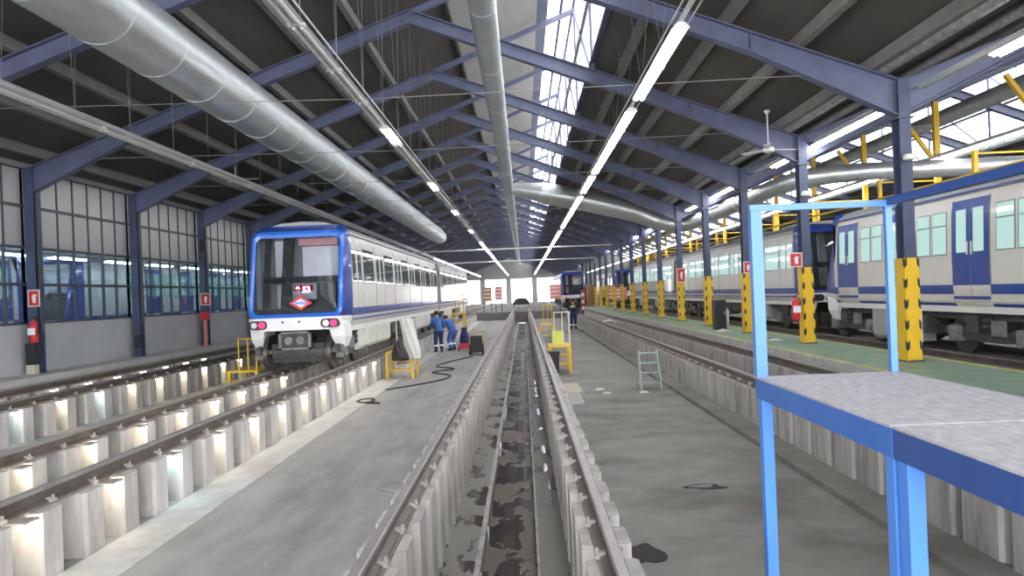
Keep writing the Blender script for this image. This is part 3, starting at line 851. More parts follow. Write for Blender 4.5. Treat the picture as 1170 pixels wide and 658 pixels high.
        fr.add(vs,fs,True); fr.build('front_frame', M['front_blue'] if kind == 'blue' else M['train_blue'], car)
        gl = MB(); vs=[]; fs=[]
        for i,k_ in enumerate((1,.8,.55,.25)):
            for x,z in o_in:
                xx=x*k_; zz=2.19+(z-2.19)*k_
                vs.append((xx, Y(zz,.04)-dr*.06*(1-k_*k_), zz))
        for i in range(3):
            for k in range(n):
                k2=(k+1)%n; fs.append((i*n+k,i*n+k2,(i+1)*n+k2,(i+1)*n+k))
        fs.append(tuple(range(3*n,4*n)))
        gl.add(vs,fs,True); gl.build('windscreen', M['glass_front'], car)
        # cab interior behind the glass
        ci = MB(); ci.box(-1.0,yb-dr*.02,1.0,1.0,yb-dr*.03,3.2)
        ci.build('cab_bulkhead', M['cab_grey'], car)
        def IY(z): return Y(z,.12)
        ci = MB()
        def post(x0,x1,z0,z1,t=.05):
            ci.add([(x0,IY(z0),z0),(x1,IY(z0),z0),(x1,IY(z1),z1),(x0,IY(z1),z1),(x0,IY(z0)+dr*t,z0),(x1,IY(z0)+dr*t,z0),(x1,IY(z1)+dr*t,z1),(x0,IY(z1)+dr*t,z1)],
                   [(0,1,2,3),(4,7,6,5),(0,4,5,1),(1,5,6,2),(2,6,7,3),(3,7,4,0)])
        post(-.78,-.64,1.3,3.1); post(-.36,-.12,1.3,3.1); post(-.78,.93,2.02,2.14); post(-.64,-.36,1.98,2.08); post(-.95,.95,1.28,1.42)
        post(.45,.9,1.55,1.98,.3); post(-.12,.9,1.42,1.62,.25)
        ci.build('cab_post', M['cab_dark'], car)
        ci = MB(); post2 = None
        ci.box(.02,yb-dr*.05,2.14,.86,yb-dr*.12,2.85); ci.box(-.62,yb-dr*.05,2.1,-.42,yb-dr*.12,3.0); ci.box(-.60,yb-dr*.05,1.3,-.42,yb-dr*.12,1.98)
        ci.build('cab_panel', M['lilac'], car)
        ci = MB(); ci.box(.0,yb-dr*.05,2.86,.9,yb-dr*.3,3.02); ci.box(-.92,yb-dr*.05,1.35,-.8,yb-dr*.12,2.3); ci.build('cab_valance', M['cab_pink'], car)
        ci = MB(); ci.box(-.44,yb-dr*.05,1.3,-.38,yb-dr*.10,3.0); ci.build('cab_strip', M['white_metal'], car)
        if logo:
            ci = MB(); post(-.10,.45,1.44,1.98,.04); ci.build('display_panel', M['cab_grey'], car)
            yd = IY(1.86)-dr*.012
            d_ = MB(); d_.box(-.06,yd,1.73,.36,yd+dr*.03,1.94); db = d_.build('destination_display', M['ledback'], car)
            cu = bpy.data.curves.new('txt','FONT'); cu.body = '9 53'; cu.size = .19; cu.align_x = 'CENTER'; cu.align_y = 'CENTER'; cu.extrude = .003; cu.offset = .006
            to = bpy.data.objects.new('t', cu); COL.objects.link(to)
            dg = bpy.context.evaluated_depsgraph_get(); me = bpy.data.meshes.new_from_object(to.evaluated_get(dg)); bpy.data.objects.remove(to)
            me.materials.clear(); me.materials.append(M['led'])
            tx = bpy.data.objects.new('display_text', me); COL.objects.link(tx); tx.parent = db; tx.rotation_euler = (PI/2,0,0); tx.location = (.15,yd-.03,1.835)
            yl = Y(1.5,.04)-.05
            def dia(w,h,t,y_): 
                q = MB(); q.prism([(-w,0),(0,-h),(w,0),(0,h)], y_, y_-t); return q
            cx_, cz_ = .14, 1.535
            lg = MB()
            w,h = .255,.165; wi,hi = .165,.105
            vs=[]
            for (a_,c_) in ((w,h),(wi,hi)):
                for yy in (0,-.02):
                    vs += [(cx_-a_,yl+yy,cz_),(cx_,yl+yy,cz_-c_),(cx_+a_,yl+yy,cz_),(cx_,yl+yy,cz_+c_)]
            fs=[]
            for k in range(4):
                k2=(k+1)%4
                fs += [(4+k,4+k2,12+k2,12+k),(k,8+k,8+k2,k2),(k,k2,4+k2,4+k),(8+k,12+k,12+k2,8+k2)]
            lg.add(vs,fs); lo = lg.build('emblem', M['red'], car); lo['label'] = 'red rhombus emblem with white field and blue bar'
            q = dia(wi,hi,.014,yl); q2 = MB(); q2.v=[(x+cx_,y_,z_+cz_) for x,y_,z_ in q.v]; q2.f=q.f; q2.sm=q.sm; q2.mi=q.mi; q2.build('emblem_field', M['white'], lo)
            q = MB(); q.box(cx_-.135,yl-.026,cz_-.032,cx_+.135,yl-.008,cz_+.032); q.build('emblem_bar', M['front_blue'], lo)
        # apron below
        ap = MB(); zs = [(.93,.92),(1.08,1.02),(1.215,1.05)]
        vs=[]; 
        for z,w in zs:
            vs += [(-w,ye+dr*.10,z),(-w*.85,ye+dr*.0,z),(w*.85,ye+dr*.0,z),(w,ye+dr*.10,z),(w+.07,yb,z),(-w-.07,yb,z)]
        fs=[(5,4,3,2,1,0),tuple(range(12,18))]
        for i in range(2):
            for k in range(6): fs.append((i*6+k,i*6+(k+1)%6,(i+1)*6+(k+1)%6,(i+1)*6+k))
        ap.add(vs,fs); apo = ap.build('apron', M['white'], car)
        for s_ in (-1,1):
            fg = MB(); vs=[]
            for z,xa,xb,yo,ybk in ((1.1,.70,1.06,.10,.9),(.75,.76,1.08,.20,.88),(.48,.84,1.02,.36,.75)):
                vs += [(s_*xa,ye+dr*yo,z),(s_*xb,ye+dr*(yo+.06),z),(s_*xb,ye+dr*ybk,z),(s_*xa,ye+dr*ybk,z)]
            fs=[(3,2,1,0),(8,9,10,11)]
            for i in range(2):
                for k in range(4): fs.append((i*4+k,i*4+(k+1)%4,(i+1)*4+(k+1)%4,(i+1)*4+k))
            fg.add(vs,fs); fg.build('side_fairing', M['white'], apo, bevel=.03)
            hl = MB(); hp = rrect(s_*.80-.20,s_*.80+.20,.97,1.17,.09,5)
            hl.prism([(x,z) for x,z in hp], ye-dr*.02, ye+dr*.16); ho = hl.build('lamp_cluster', M['cab_dark'], car)
            if lights:
                q = MB(); q.lathe([(.0,0),(.07,0),(.07,.02)],n=14)
                for (xo,mm,rr_) in ((.09,'redlamp',.07),(-.08,'headlamp',.065)):
                    q = MB(); q.tube([(s_*.80+xo,ye-dr*.019,1.07),(s_*.80+xo,ye-dr*.035,1.07)],rr_,14); q.build('lamp_lens', M[mm], ho)
        for x in (-.25,.12):
            q = MB(); q.tube([(x,ye-dr*.001,1.12),(x,ye-dr*.012,1.12)],.025,10); q.build('bolt_cover', M['cab_dark'], apo)
        # coupler
        cp = MB(); cp.box(-.32,ye+dr*.02,.52,.32,ye+dr*.2,.88); cp.tube([(0,ye+dr*1.4,.7),(0,ye+dr*.2,.7)],.12,10); cp.box(-.6,ye+dr*.25,.3,.6,ye+dr*.5,.62); cp.box(-.9,ye+dr*.45,.18,.9,ye+dr*.55,.34)
        co = cp.build('coupler', M['under'], car)
        cp = MB(); 
        cp.box(-.36,ye,.50,-.30,ye+dr*.05,.90); cp.box(.30,ye,.50,.36,ye+dr*.05,.90); cp.box(-.36,ye,.86,.36,ye+dr*.05,.90); cp.box(-.36,ye,.50,.36,ye+dr*.05,.54); cp.tube([(-.13,ye+dr*.03,.70),(-.13,ye-dr*.02,.70)],.09,12); cp.tube([(.13,ye+dr*.03,.70),(.13,ye-dr*.02,.70)],.09,12)
        cp.build('coupler_face', M['bogie_l'], co)
    return car

# left train
LF = 15.25
def rel(lst, o_): return [tuple(q-o_ for q in d) for d in lst]
ldoors = [(16.08,17.14),(18.74,19.78),(21.48,22.55),(24.25,25.3),(27.0,28.05),(29.75,30.8)]
lwide = [(17.32,18.5),(19.98,21.2),(22.8,24.0),(25.55,26.75),(28.3,29.5),(31.05,31.75)]
lbox = [(16.85,20.8,.33,.93,'box_pale'),(25.9,29.8,.33,.93,'box_pale')]
lbox = [(a-LF,b-LF,c,d,e) for a,b,c,d,e in lbox]
make_car((LT,LF,0), 17.0, 'white and blue metro car on the left track, lit cab front facing the camera', 'cars of the left train', front='blue', doors=rel(ldoors,LF), wide=rel(lwide,LF), boxes=lbox, bogies=(2.0-.55,15.6), logo=True)
d2 = [(a+17.3,b+17.3) for a,b in ldoors]; w2 = [(a+17.3,b+17.3) for a,b in lwide]
L2 = LF+17.6
make_car((LT,L2,0), 17.0, 'second white metro car of the left train, behind the cab car', 'cars of the left train', doors=rel(d2,L2-.0), wide=rel(w2,L2), boxes=[(a+.3,b+.3,c,d,e) for a,b,c,d,e in lbox], bogies=(1.9,15.1))
# right train, near unit with blue doors
def blue_layout(yend, y0):
    ds, ws = [], []; y = 17.8
    while y > y0+1.0:
        ds.append((y-.53,y+.53))
        if y-2.45 > y0+.6:
            m = y-1.225; ws += [(m-.49,m-.06),(m+.06,m+.49)]
        y -= 2.45
    return ds, ws
RN0, RNL = 4.3, 15.1
ds, ws = blue_layout(18.5,RN0)
rb = [(15.2,16.75,.13,.86,'box_grey'),(9.0,10.8,.2,.85,'box_grey')]
make_car((RRT,RN0,0), RNL, 'white metro car with blue doors nearest the camera on the right', 'cars of the right train', rear='dark', livery='blue', pane='pane_mint_glow', doors=rel(ds,RN0), wide=rel(ws,RN0), boxes=[(a-RN0,b-RN0,c,d,e) for a,b,c,d,e in rb], bogies=(12.75-RN0-4.6,12.75-RN0, 18.0-RN0), rake=.9, lights=False)
# far units: white doors
RF = 20.45
fd = [(a+5.3,b+5.3) for a,b in ldoors]; fw = [(a+5.3,b+5.3) for a,b in lwide]
make_car((RRT,RF,0), 17.0, 'white metro car with white doors behind the blue-door car on the right', 'cars of the right train', front='dark', pane='pane_mint_glow', doors=rel(fd,RF), wide=rel(fw,RF), boxes=[(3.4,5.2,.3,.9,'box_grey'),(9.5,11.5,.3,.9,'box_grey')], bogies=(1.7,15.1), rake=.2, lights=False)
R3 = RF+17.5
make_car((RRT,R3,0), 17.0, 'farther white metro car of the right train, beyond the white-door car', 'cars of the right train', pane='pane_mint_glow', rear='dark', doors=rel(fd,RF), wide=rel(fw,RF), boxes=[(3.4,6.5,.3,.9,'box_grey'),(9.5,12.5,.3,.9,'box_grey')], bogies=(1.7,15.1), lights=False)
# train seen through the wall glass
make_car((ALT,RN0+.2,0), RNL, 'metro car with dark blue doors behind the glazed wall, nearer the camera', 'cars behind the wall glass', rear='dark', livery='blue', pane='pane_green_glow', doors=rel(ds,RN0), wide=rel(ws,RN0), bogies=(3.0,12.5), lights=False, rake=.9)
ds2 = [(a-RN0+1.2,b-RN0+1.2) for a,b in ds if a > RN0+1]; ws2=[(a-RN0+1.2,b-RN0+1.2) for a,b in ws]
make_car((ALT,RF+.3,0), 17.0, 'metro car with glowing green windows behind the glazed wall, past the gap', 'cars behind the wall glass', front='dark', livery='blue', pane='pane_green_glow', doors=ds2, wide=ws2, bogies=(2.5,14.5), lights=True)
make_car((ALT,RF+17.9,0), 17.0, 'metro car behind the glazed wall, farthest one and nearly hidden by the left train', 'cars behind the wall glass', livery='blue', pane='pane_green_glow', doors=ds2, wide=ws2, bogies=(2.5,14.5), lights=False)
# distant trains
make_car((RT,63,0), 17.0, 'small dark blue metro train front far away at the end of the platform track', 'distant trains', front='dark', pane='pane_dark', doors=rel(ldoors,LF), wide=rel(lwide,LF), bogies=(1.6,15.1))
make_car((RRT,62,0), 17.0, 'dark metro train front far away behind the right train', 'distant trains', front='dark', pane='pane_dark', doors=rel(ldoors,LF), wide=rel(lwide,LF), bogies=(1.6,15.1))
# small rail trolley far down the centre track
t = thing('rail_trolley', (CT,73,0), 'small dark rail trolley with rounded hood far down the centre track', 'trolley')
b = MB(); b.prism([(-.85,.35),(.85,.35),(.85,.6),(.6,.95),(.25,1.08),(-.25,1.08),(-.6,.95),(-.85,.6)],0,2.2); b.build('hood', M['under'], t)
for yy in (.45,1.75):
    for s_ in (-1,1):
        b = MB(); b.disc_x(s_*.70,s_*.78,yy,.24,.24,16); b.build('wheel', M['wheel'], t)

# ------------------------------------------------------------------ foreground blue work platforms
TX0, TX1, TZ = 1.48, 2.40, .955
def work_platform(y0, y1, label, rails, fascia, navy):
    t = thing('work_platform', ((TX0+TX1)/2,(y0+y1)/2,FL), label, 'work platform', 'blue work platforms')
    ox, oy, oz = (TX0+TX1)/2,(y0+y1)/2,FL
    def P(x,y,z): return (x-ox,y-oy,z-oz)
    b = MB(); b.box(*P(TX0,y0+.004,TZ-.012),*P(TX1,y1-.004,TZ)); b.build('deck', M['ttop'], t)
    b = MB()
    b.box(*P(TX0,y0,TZ-.135),*P(TX0+.008,y1,TZ-.010)); b.box(*P(TX1-.008,y0,TZ-.135),*P(TX1,y1,TZ-.010))
    b.box(*P(TX0+.008,y0,TZ-.135),*P(TX1-.008,y0+.008,TZ-.012)); b.box(*P(TX0+.008,y1-.008,TZ-.135),*P(TX1-.008,y1,TZ-.012))
    b.box(*P(TX0+.008,y0,TZ-.135),*P(TX0+.06,y1,TZ-.127)); b.box(*P(TX1-.06,y0,TZ-.135),*P(TX1-.008,y1,TZ-.127))
    for k in (1,2): 
        yy = y0+(y1-y0)*k/3; b.box(*P(TX0+.008,yy-.03,TZ-.12),*P(TX1-.008,yy+.03,TZ-.012))
    b.build('deck_frame', M[fascia], t, bevel=.002)
    for x in (TX0+.045,TX1-.045):
        for y in (y0+.045,y1-.045):
            l = MB(); l.box(*P(x-.035,y-.035,FL+.01),*P(x+.035,y+.035,TZ-.012)); l.box(*P(x-.043,y-.043,FL),*P(x+.043,y+.043,FL+.01)); l.build('leg', M['tleg'], t, bevel=.004)
    if rails:
        for x in (TX0+.03,TX1-.03):
            l = MB(); w_ = .036 if x < 2 else .022
            l.box(*P(x-w_,y1-(.06 if x < 2 else .04),TZ),*P(x+w_,y1-.0,TZ+1.07)); l.build('guard_post', M['tblue_l'], t, bevel=.003)
        b = MB(); b.box(*P(TX0-.01,y1-.06,TZ+1.065),*P(TX1+.01,y1-.02,TZ+1.105)); b.build('guard_rail', M['tblue_l'], t)
        b = MB(); b.box(*P(TX1-.055,y0,TZ+1.07),*P(TX1-.005,y1-.062,TZ+1.12)); b.build('guard_rail', M['tnavy'], t)
        l = MB(); l.box(*P(TX1-.055,y0,TZ),*P(TX1-.005,y0+.05,TZ+1.07)); l.build('guard_post', M['tnavy'], t)
    else:
        b = MB(); b.box(*P(TX1-.055,y0,TZ+1.07),*P(TX1-.005,y1,TZ+1.12)); b.build('guard_rail', M['tnavy'], t)
        for y in (y0+.025,):
            l = MB(); l.box(*P(TX1-.055,y-.025,TZ),*P(TX1-.005,y+.025,TZ+1.07)); l.build('guard_post', M['tnavy'], t)
work_platform(2.79,4.43,'bright blue steel work platform with corner posts, farther of the two at right front',True,'tblue',False)
work_platform(1.10,2.78,'darker blue framed work platform at the bottom right corner, nearest the camera',False,'tnavy',True)

# ------------------------------------------------------------------ yellow step platforms
def step_platform(x0, x1, y0, y1, zt, label, railh=.9, rside=1, steps=True, white=True):
    t = thing('step_platform', ((x0+x1)/2,(y0+y1)/2,FL), label, 'step platform', 'yellow step platforms')
    ox,oy = (x0+x1)/2,(y0+y1)/2
    hx,hy,hz = (x1-x0)/2,(y1-y0)/2,zt-FL
    b = MB(); b.box(-hx,-hy,hz-.05,hx,hy,hz); b.build('deck', M['yellow'], t)
    for sx_ in (-1,1):
        for sy_ in (-1,1):
            l = MB(); l.box(sx_*hx-sx_*.07,sy_*hy-sy_*.07,0,sx_*hx,sy_*hy,hz-.05); l.build('leg', M['yellow'], t)
    xr = rside*(hx-.03)
    b = MB()
    b.tube([(xr,-hy+.05,hz),(xr,-hy+.05,hz+railh),(xr,hy-.05,hz+railh),(xr,hy-.05,hz)],.024,8)
    b.tube([(xr,-hy+.05,hz+railh),(xr-rside*.42,-hy+.05,hz+railh),(xr-rside*.42,-hy+.05,hz)],.022,8)
    b.tube([(xr-rside*.2,-hy+.05,hz+railh),(xr-rside*.2,-hy+.05,hz)],.018,8)
    b.build('hand_rail', M['cloth_white'] if white else M['yellow'], t)
    if steps:
        for k in range(2):
            z = hz*(k+1)/3
            s_ = MB(); s_.box(-hx+.1,-hy-.0,z-.02,hx-.1,-hy+.2,z+.02); s_.build('step', M['yellow'], t)
    return t
step_platform(-4.07,-3.27,19.75,20.75,.0,'yellow step platform with a coat on its rail under the left train',.92,1)
step_platform(.66,1.30,19.5,20.6,.02,'yellow step platform with pale railing right of the centre track',.95,1)
step_platform(-7.15,-6.42,16.3,17.3,-.02,'yellow step platform beside the left front corner of the left train',.75,1,white=False)
step_platform(.71,1.35,32.5,33.5,.05,'farther yellow step platform right of the centre track',.9,1,white=False)
step_platform(-4.0,-3.3,37.5,38.7,.6,'tall yellow step platform far behind the workers at the left train',1.0,1,white=False)
# coat and bag on the first platform
def drape(name, rows_, y, m, label, cat, th=.05):
    """soft hanging cloth from rows of (z, x0, x1, bulge)"""
    vs=[]; fs=[]; n=9
    for z,xa,xb,bu in rows_:
        for k in range(n):
            u=k/(n-1); x=xa+(xb-xa)*u
            yy = y-bu*math.sin(PI*u)-.04*math.sin(u*17+z*5)
            vs.append((x,yy,z))
    m_=len(rows_)
    for i in range(m_-1):
        for k in range(n-1): fs.append((i*n+k,i*n+k+1,(i+1)*n+k+1,(i+1)*n+k))
    b=MB(); b.add(vs,fs,True); o=b.build(name,m)
    s_=o.modifiers.new('solid','SOLIDIFY'); s_.thickness=th; ss=o.modifiers.new('sub','SUBSURF'); ss.levels=1; ss.render_levels=2
    tag(o,label,cat); return o
drape('white_coat',[(.97,-3.56,-3.26,.03),(.90,-3.60,-3.20,.07),(.6,-3.54,-3.16,.08),(.25,-3.50,-3.08,.10),(-.05,-3.44,-3.04,.08),(-.22,-3.34,-3.06,.05)],19.74,M['cloth_white'],'white coat hanging on the railing of the yellow step platform by the left train','coat')
drape('black_bag',[(.34,-3.66,-3.58,.03),(.22,-3.74,-3.54,.07),(.02,-3.80,-3.42,.11),(-.16,-3.80,-3.34,.12),(-.22,-3.76,-3.38,.07)],19.50,M['black'],'black bag hanging in front of the yellow step platform by the left train','bag')
# wooden chair-like crate under the platform
t = thing('wire_stool', (-3.66,20.2,FL), 'small white wire stool standing beneath the yellow step platform', 'stool')
b = MB(); b.box(-.17,-.15,.40,.17,.15,.43); b.build('seat', M['wood'], t)
for sx_ in (-1,1):
    for sy_ in (-1,1):
        l = MB(); l.tube([(sx_*.19,sy_*.17,0),(sx_*.14,sy_*.12,.40)],.012,6); l.build('leg', M['white_metal'], t)
# yellow covered item and bin near right platform
t = thing('waste_bin', (.80,19.2,FL), 'black plastic bin beside the centre rail and yellow step platform', 'bin')
b = MB(); b.prism([(-.11,-.11),(.11,-.11),(.11,.11),(-.11,.11)],0,.01,'z')
b.add([(-.10,-.10,0),(.10,-.10,0),(.10,.10,0),(-.10,.10,0),(-.14,-.14,.62),(.14,-.14,.62),(.14,.14,.62),(-.14,.14,.62)],[(3,2,1,0),(0,1,5,4),(1,2,6,5),(2,3,7,6),(3,0,4,7),(4,5,6,7)]); b.build('tub', M['black'], t)
b = MB(); b.box(-.15,-.15,.60,.15,.15,.66); b.build('lid', M['rubber'], t)
t = thing('plastic_crate', (.96,20.15,.022), 'yellow-green plastic crate on the yellow step platform right of the centre track', 'crate')
b = MB(); b.box(-.17,-.2,0,.17,.2,.02); b.box(-.17,-.2,.02,-.15,.2,.38); b.box(.15,-.2,.02,.17,.2,.38); b.box(-.15,-.2,.02,.15,-.18,.38); b.box(-.15,.18,.02,.15,.2,.38); b.build('crate_body', M['hiyel'], t)

# green-grey steps
t = thing('step_ladder', (2.86,15.9,FL), 'small grey-green step ladder on the floor before the right pillars', 'ladder')
hw, H_ = .23, .88
for s_ in (-1,1):
    l = MB(); l.bar((s_*hw,-.20,0),(s_*hw*.92,.12,H_),.035,.045); l.build('side_rail', M['grey_green'], t)
    l = MB(); l.bar((s_*hw,.40,0),(s_*hw*.92,.15,H_-.04),.03); l.build('rear_leg', M['grey_green'], t)
for k in range(4):
    z = .16+k*.22; y = -.20+.32*z/H_
    l = MB(); l.box(-hw,y-.04,z-.012,hw,y+.08,z+.012); l.build('tread', M['grey_green'], t)

# ------------------------------------------------------------------ small things on the floor
def rag(x, y, z, sz, label, m, seed, cat='rag'):
    r = random.Random(seed); b = MB(); n=9; vs=[]; fs=[]
    for i in range(n):
        for j in range(n):
            u=i/(n-1)*2-1; v=j/(n-1)*2-1; d=math.hypot(u,v)
            vs.append((x+u*sz*(1+.2*r.random()), y+v*sz*(1.1+.3*r.random()), z+.004+max(0,(1-d*.8))*sz*.55*r.uniform(.3,1)))
    for i in range(n-1):
        for j in range(n-1): fs.append((i*n+j,(i+1)*n+j,(i+1)*n+j+1,i*n+j+1))
    b.add(vs,fs,True); o=b.build('crumpled_rag' if cat=='rag' else 'crumpled_sheet',m)
    s_=o.modifiers.new('s','SOLIDIFY'); s_.thickness=.006
    tag(o,label,cat)
rag(1.70,16.0,FL,.09,'crumpled white rag on the floor left of the ladder, farther of two',M['cloth_white'],1)
rag(1.80,15.45,FL,.085,'crumpled white rag on the floor left of the ladder, nearer of two',M['cloth_white'],2)
rag(2.62,15.35,FL,.09,'crumpled white rag right at the foot of the grey-green ladder',M['cloth_white'],3)
rag(6.2,21.4,.10,.22,'crumpled white plastic sheet on the green platform before a column',M['cloth_white'],4,'sheet')
rag(6.35,17.4,.10,.15,'small pale sheet on the green platform left of the second column',M['cloth_white'],5,'sheet')
rag(4.1,33,.03,.30,'white plastic sheet lying on the rail of the platform track',M['cloth_white'],6,'sheet')
b = MB(); b.box(.78,15.7,FL,1.28,17.3,FL+.012); o=b.build('cardboard_sheet',M['cardboard']); tag(o,'pale flattened cardboard sheet on the floor right of the centre track','cardboard')
t = thing('floor_grate',(.95,14.75,FL),'dark metal grate with pale rim on the floor right of the centre track','grate')
b = MB(); b.box(-.18,-.6,0,.18,.6,.03); b.build('plate',M['cab_grey'],t)
b = MB(); b.box(-.22,-.66,0,-.18,.66,.035); b.box(.18,-.66,0,.22,.66,.035); b.box(-.18,-.66,0,.18,-.6,.035); b.box(-.18,.6,0,.18,.66,.035); b.build('rim',M['conc_pale'],t)
def blob(name, x, y, z, rx, ry, m, label, cat, seed, th=.008):
    r = random.Random(seed); b=MB(); n=26
    ph=[r.uniform(0,6) for _ in range(3)]
    pts=[]
    for k in range(n):
        a=2*PI*k/n; q=1+.22*math.sin(2*a+ph[0])+.16*math.sin(3*a+ph[1])+.08*math.sin(5*a+ph[2])
        pts.append((x+rx*q*math.cos(a), y+ry*q*math.sin(a)))
    b.prism(pts,z,z+th,'z'); o=b.build(name,m); tag(o,label,cat)
blob('floor_hole',.98,6.0,FL,.14,.26,M['oil'],'black broken hole in the floor right beside the centre right rail','hole',3)
blob('oil_stain',2.02,7.95,FL,.24,.10,M['oil'],'thin dark oil stain ring on the right floor','stain',5,.003)
blob('oil_stain',1.99,7.97,FL+.003,.17,.05,M['conc_r'],'bare patch inside the dark oil stain ring on the right floor','stain',6,.002)
def cable(pts, r, m, label, z=FL):
    P_=[Vector((x,y,z+r)) for x,y in pts]; out=[]
    for i in range(len(P_)-1):
        p0=P_[max(0,i-1)];p1=P_[i];p2=P_[i+1];p3=P_[min(len(P_)-1,i+2)]
        for k in range(6):
            t_=k/6; out.append(.5*((2*p1)+(p2-p0)*t_+(2*p0-5*p1+4*p2-p3)*t_*t_+(3*p1-p0-3*p2+p3)*t_**3))
    out.append(P_[-1]); b=MB(); b.tube(out,r,6); o=b.build('floor_cable',M[m]); tag(o,label,'cable')
cable([(-2.0,26),(-2.6,24.5),(-3.0,22.8),(-2.3,21.8),(-2.9,21.0),(-2.2,19.9),(-2.6,18.6),(-3.6,17.4)],.02,'rubber','black cable winding over the floor before the workers')
cable([(-3.9,15.6),(-3.7,15.3),(-3.5,15.5),(-3.6,15.9),(-3.85,15.8),(-3.8,15.4),(-3.3,15.2)],.022,'rubber','small heap of black cable beside the pillars of the left train')
cable([(-1.35,8.5),(-1.75,8.7),(-1.9,8.45),(-1.6,8.2),(-1.3,8.25)],.012,'conc_l','thin grey hose loop on the floor left of the centre rail')
# black tool cart
t = thing('tool_cart',(-1.93,26.9,FL),'black tool cart with yellow handle frame on the floor left of the centre track','cart')
b=MB(); b.box(-.27,-.3,.10,.27,.3,.42); b.box(-.22,-.2,.42,.22,.25,.74); b.build('case',M['black'],t,bevel=.02)
b=MB(); b.tube([(-.26,.3,.3),(-.26,.34,.85),(.26,.34,.85),(.26,.3,.3)],.02,8); b.build('handle',M['yellow'],t)
for sx_ in (-1,1):
    for sy_ in (-1,1):
        w=MB(); w.disc_x(sx_*.22,sx_*.28,sy_*.22,.09,.09,14); w.build('wheel',M['rubber'],t)
t = thing('tool_box',(-2.45,29.0,FL),'red low tool trolley on the floor beside the crouching worker','tool box')
b=MB(); b.box(-.38,-.2,.08,.38,.2,.30); b.build('case',M['red'],t,bevel=.02)
b=MB(); b.tube([(-.2,0,.30),(-.2,0,.42),(.2,0,.42),(.2,0,.30)],.015,6); b.build('handle',M['black'],t)
for sx_ in (-1,1):
    w=MB(); w.disc_x(sx_*.36,sx_*.42,0,.08,.08,12); w.build('wheel',M['rubber'],t)
t = thing('tool_bag',(-2.72,30.6,FL),'dark navy tool sack standing behind the red tool trolley','bag')
b=MB(); b.lathe([(.16,0),(.22,.15),(.20,.5),(.12,.8),(.15,.9)],n=14); b.build('sack',M['navy'],t)
b=MB(); b.tube([(.0,.0,.88),(.1,0,1.0),(.18,0,.9)],.015,6); b.build('strap',M['black'],t)
# cabinet and gas bottle on platform
t = thing('cable_cabinet',(6.45,22.6,.10),'narrow black cabinet on the green platform beside the fourth column','cabinet')
b=MB(); b.box(-.18,-.2,0,.18,.2,.98); b.build('case',M['black'],t,bevel=.01)
b=MB(); b.box(-.165,-.21,.04,.165,-.2,.94); d_=b.build('door',M['rubber'],t); b=MB(); b.box(.1,-.225,.5,.13,-.21,.6); b.build('handle',M['clip'],d_)
t = thing('water_can',(7.05,24.0,.10),'white plastic can behind the fourth column on the green platform','can')
b=MB(); b.lathe([(.13,0),(.14,.05),(.14,.55),(.06,.66),(.05,.7)],n=16); b.build('tank',M['white'],t)
b=MB(); b.lathe([(.05,.70),(.05,.75)],n=12); b.build('cap',M['blue_plastic'],t)
t = thing('water_can',(7.05,12.35,.10),'tall white plastic can behind the nearest column on the green platform','can')
b=MB(); b.box(-.09,-.12,.25,.09,.12,.95); b.box(-.06,-.06,0,.06,.06,.25); b.build('tank',M['white'],t,bevel=.04)
b=MB(); b.lathe([(.04,.95),(.04,1.0)],n=12); b.build('cap',M['blue_plastic'],t)
# blue wheel chocks along the right train
for i,y in enumerate((11.75,12.35,13.3,14.1,15.0,16.1,17.4,18.8,20.4)):
    t = thing('rail_chock',(8.25,y,FL),'blue plastic stand on the floor of the pit beside the right train','stand','blue stands beside the right train')
    b=MB(); b.box(-.16,-.13,0,.16,.13,.62); b.build('base',M['under'],t)
    b=MB(); b.prism([(-.12,.62),(.12,.62),(.12,.68),(-.04,.70)],-.12,.12); b.build('pad',M['blue_plastic'],t,bevel=.02)

# ------------------------------------------------------------------ signs and extinguishers
def hose_sign(x, y, z, w, h, label, facing='y'):
    t = thing('fire_sign',(x,y,z),label,'sign')
    b=MB(); b.box(-w/2,-.006,-h/2,w/2,.006,h/2); b.build('plate',M['white'],t)
    b=MB(); b.box(-w/2+.025,-.009,-h/2+.025,w/2-.025,-.006,h/2-.025); p=b.build('red_field',M['red'],t)
    b=MB(); b.prism([(-.02,-h*.28),(.05,-h*.28),(.05,h*.1),(.08,h*.18),(.0,h*.26),(-.04,h*.1)],-.012,-.0092); b.build('pictogram',M['white'],p)
def extinguisher(x,y,z,label,nm='fire_extinguisher'):
    t = thing(nm,(x,y,z),label,'fire extinguisher')
    b=MB(); b.lathe([(.075,0),(.085,.02),(.085,.42),(.05,.50),(.025,.52),(.025,.55)],n=18); b.build('cylinder',M['red'],t)
    b=MB(); b.box(-.03,-.02,.55,.03,.02,.58); b.bar((-.02,0,.57),(.10,0,.62),.02); b.build('valve',M['black'],t)
    b=MB(); b.tube([(.03,0,.56),(.11,0,.48),(.10,0,.2)],.012,6); b.build('hose',M['black'],t)
    b=MB(); b.box(-.087,-.087,.18,.087,-.075,.34); b.build('label_plate',M['white'],t)
hose_sign(EL+.06,16.10,1.90,.28,.40,'red fire sign on the nearest column of the glazed left wall')
extinguisher(EL+.10,16.0,.86,'red fire extinguisher on the nearest column of the glazed left wall')
b=MB(); b.box(EL-.08,15.95,.34,EL+.14,16.11,.84); o=b.build('switch_box',M['cab_dark']); tag(o,'black box under the extinguisher on the nearest left column','box')
b=MB(); b.box(EL-.07,15.93,.12,EL+.13,16.09,.34); o=b.build('pad_block',M['cardboard']); tag(o,'beige block at the foot of the nearest left column','block')
b=MB(); b.box(EL+.0,20.30,.4,EL+.16,20.40,.78); o=b.build('switch_box',M['cab_dark']); tag(o,'small black box low on the second left column','box')
hose_sign(EL+.10,24.70,1.80,.36,.44,'red fire sign on the third left column next to the train')
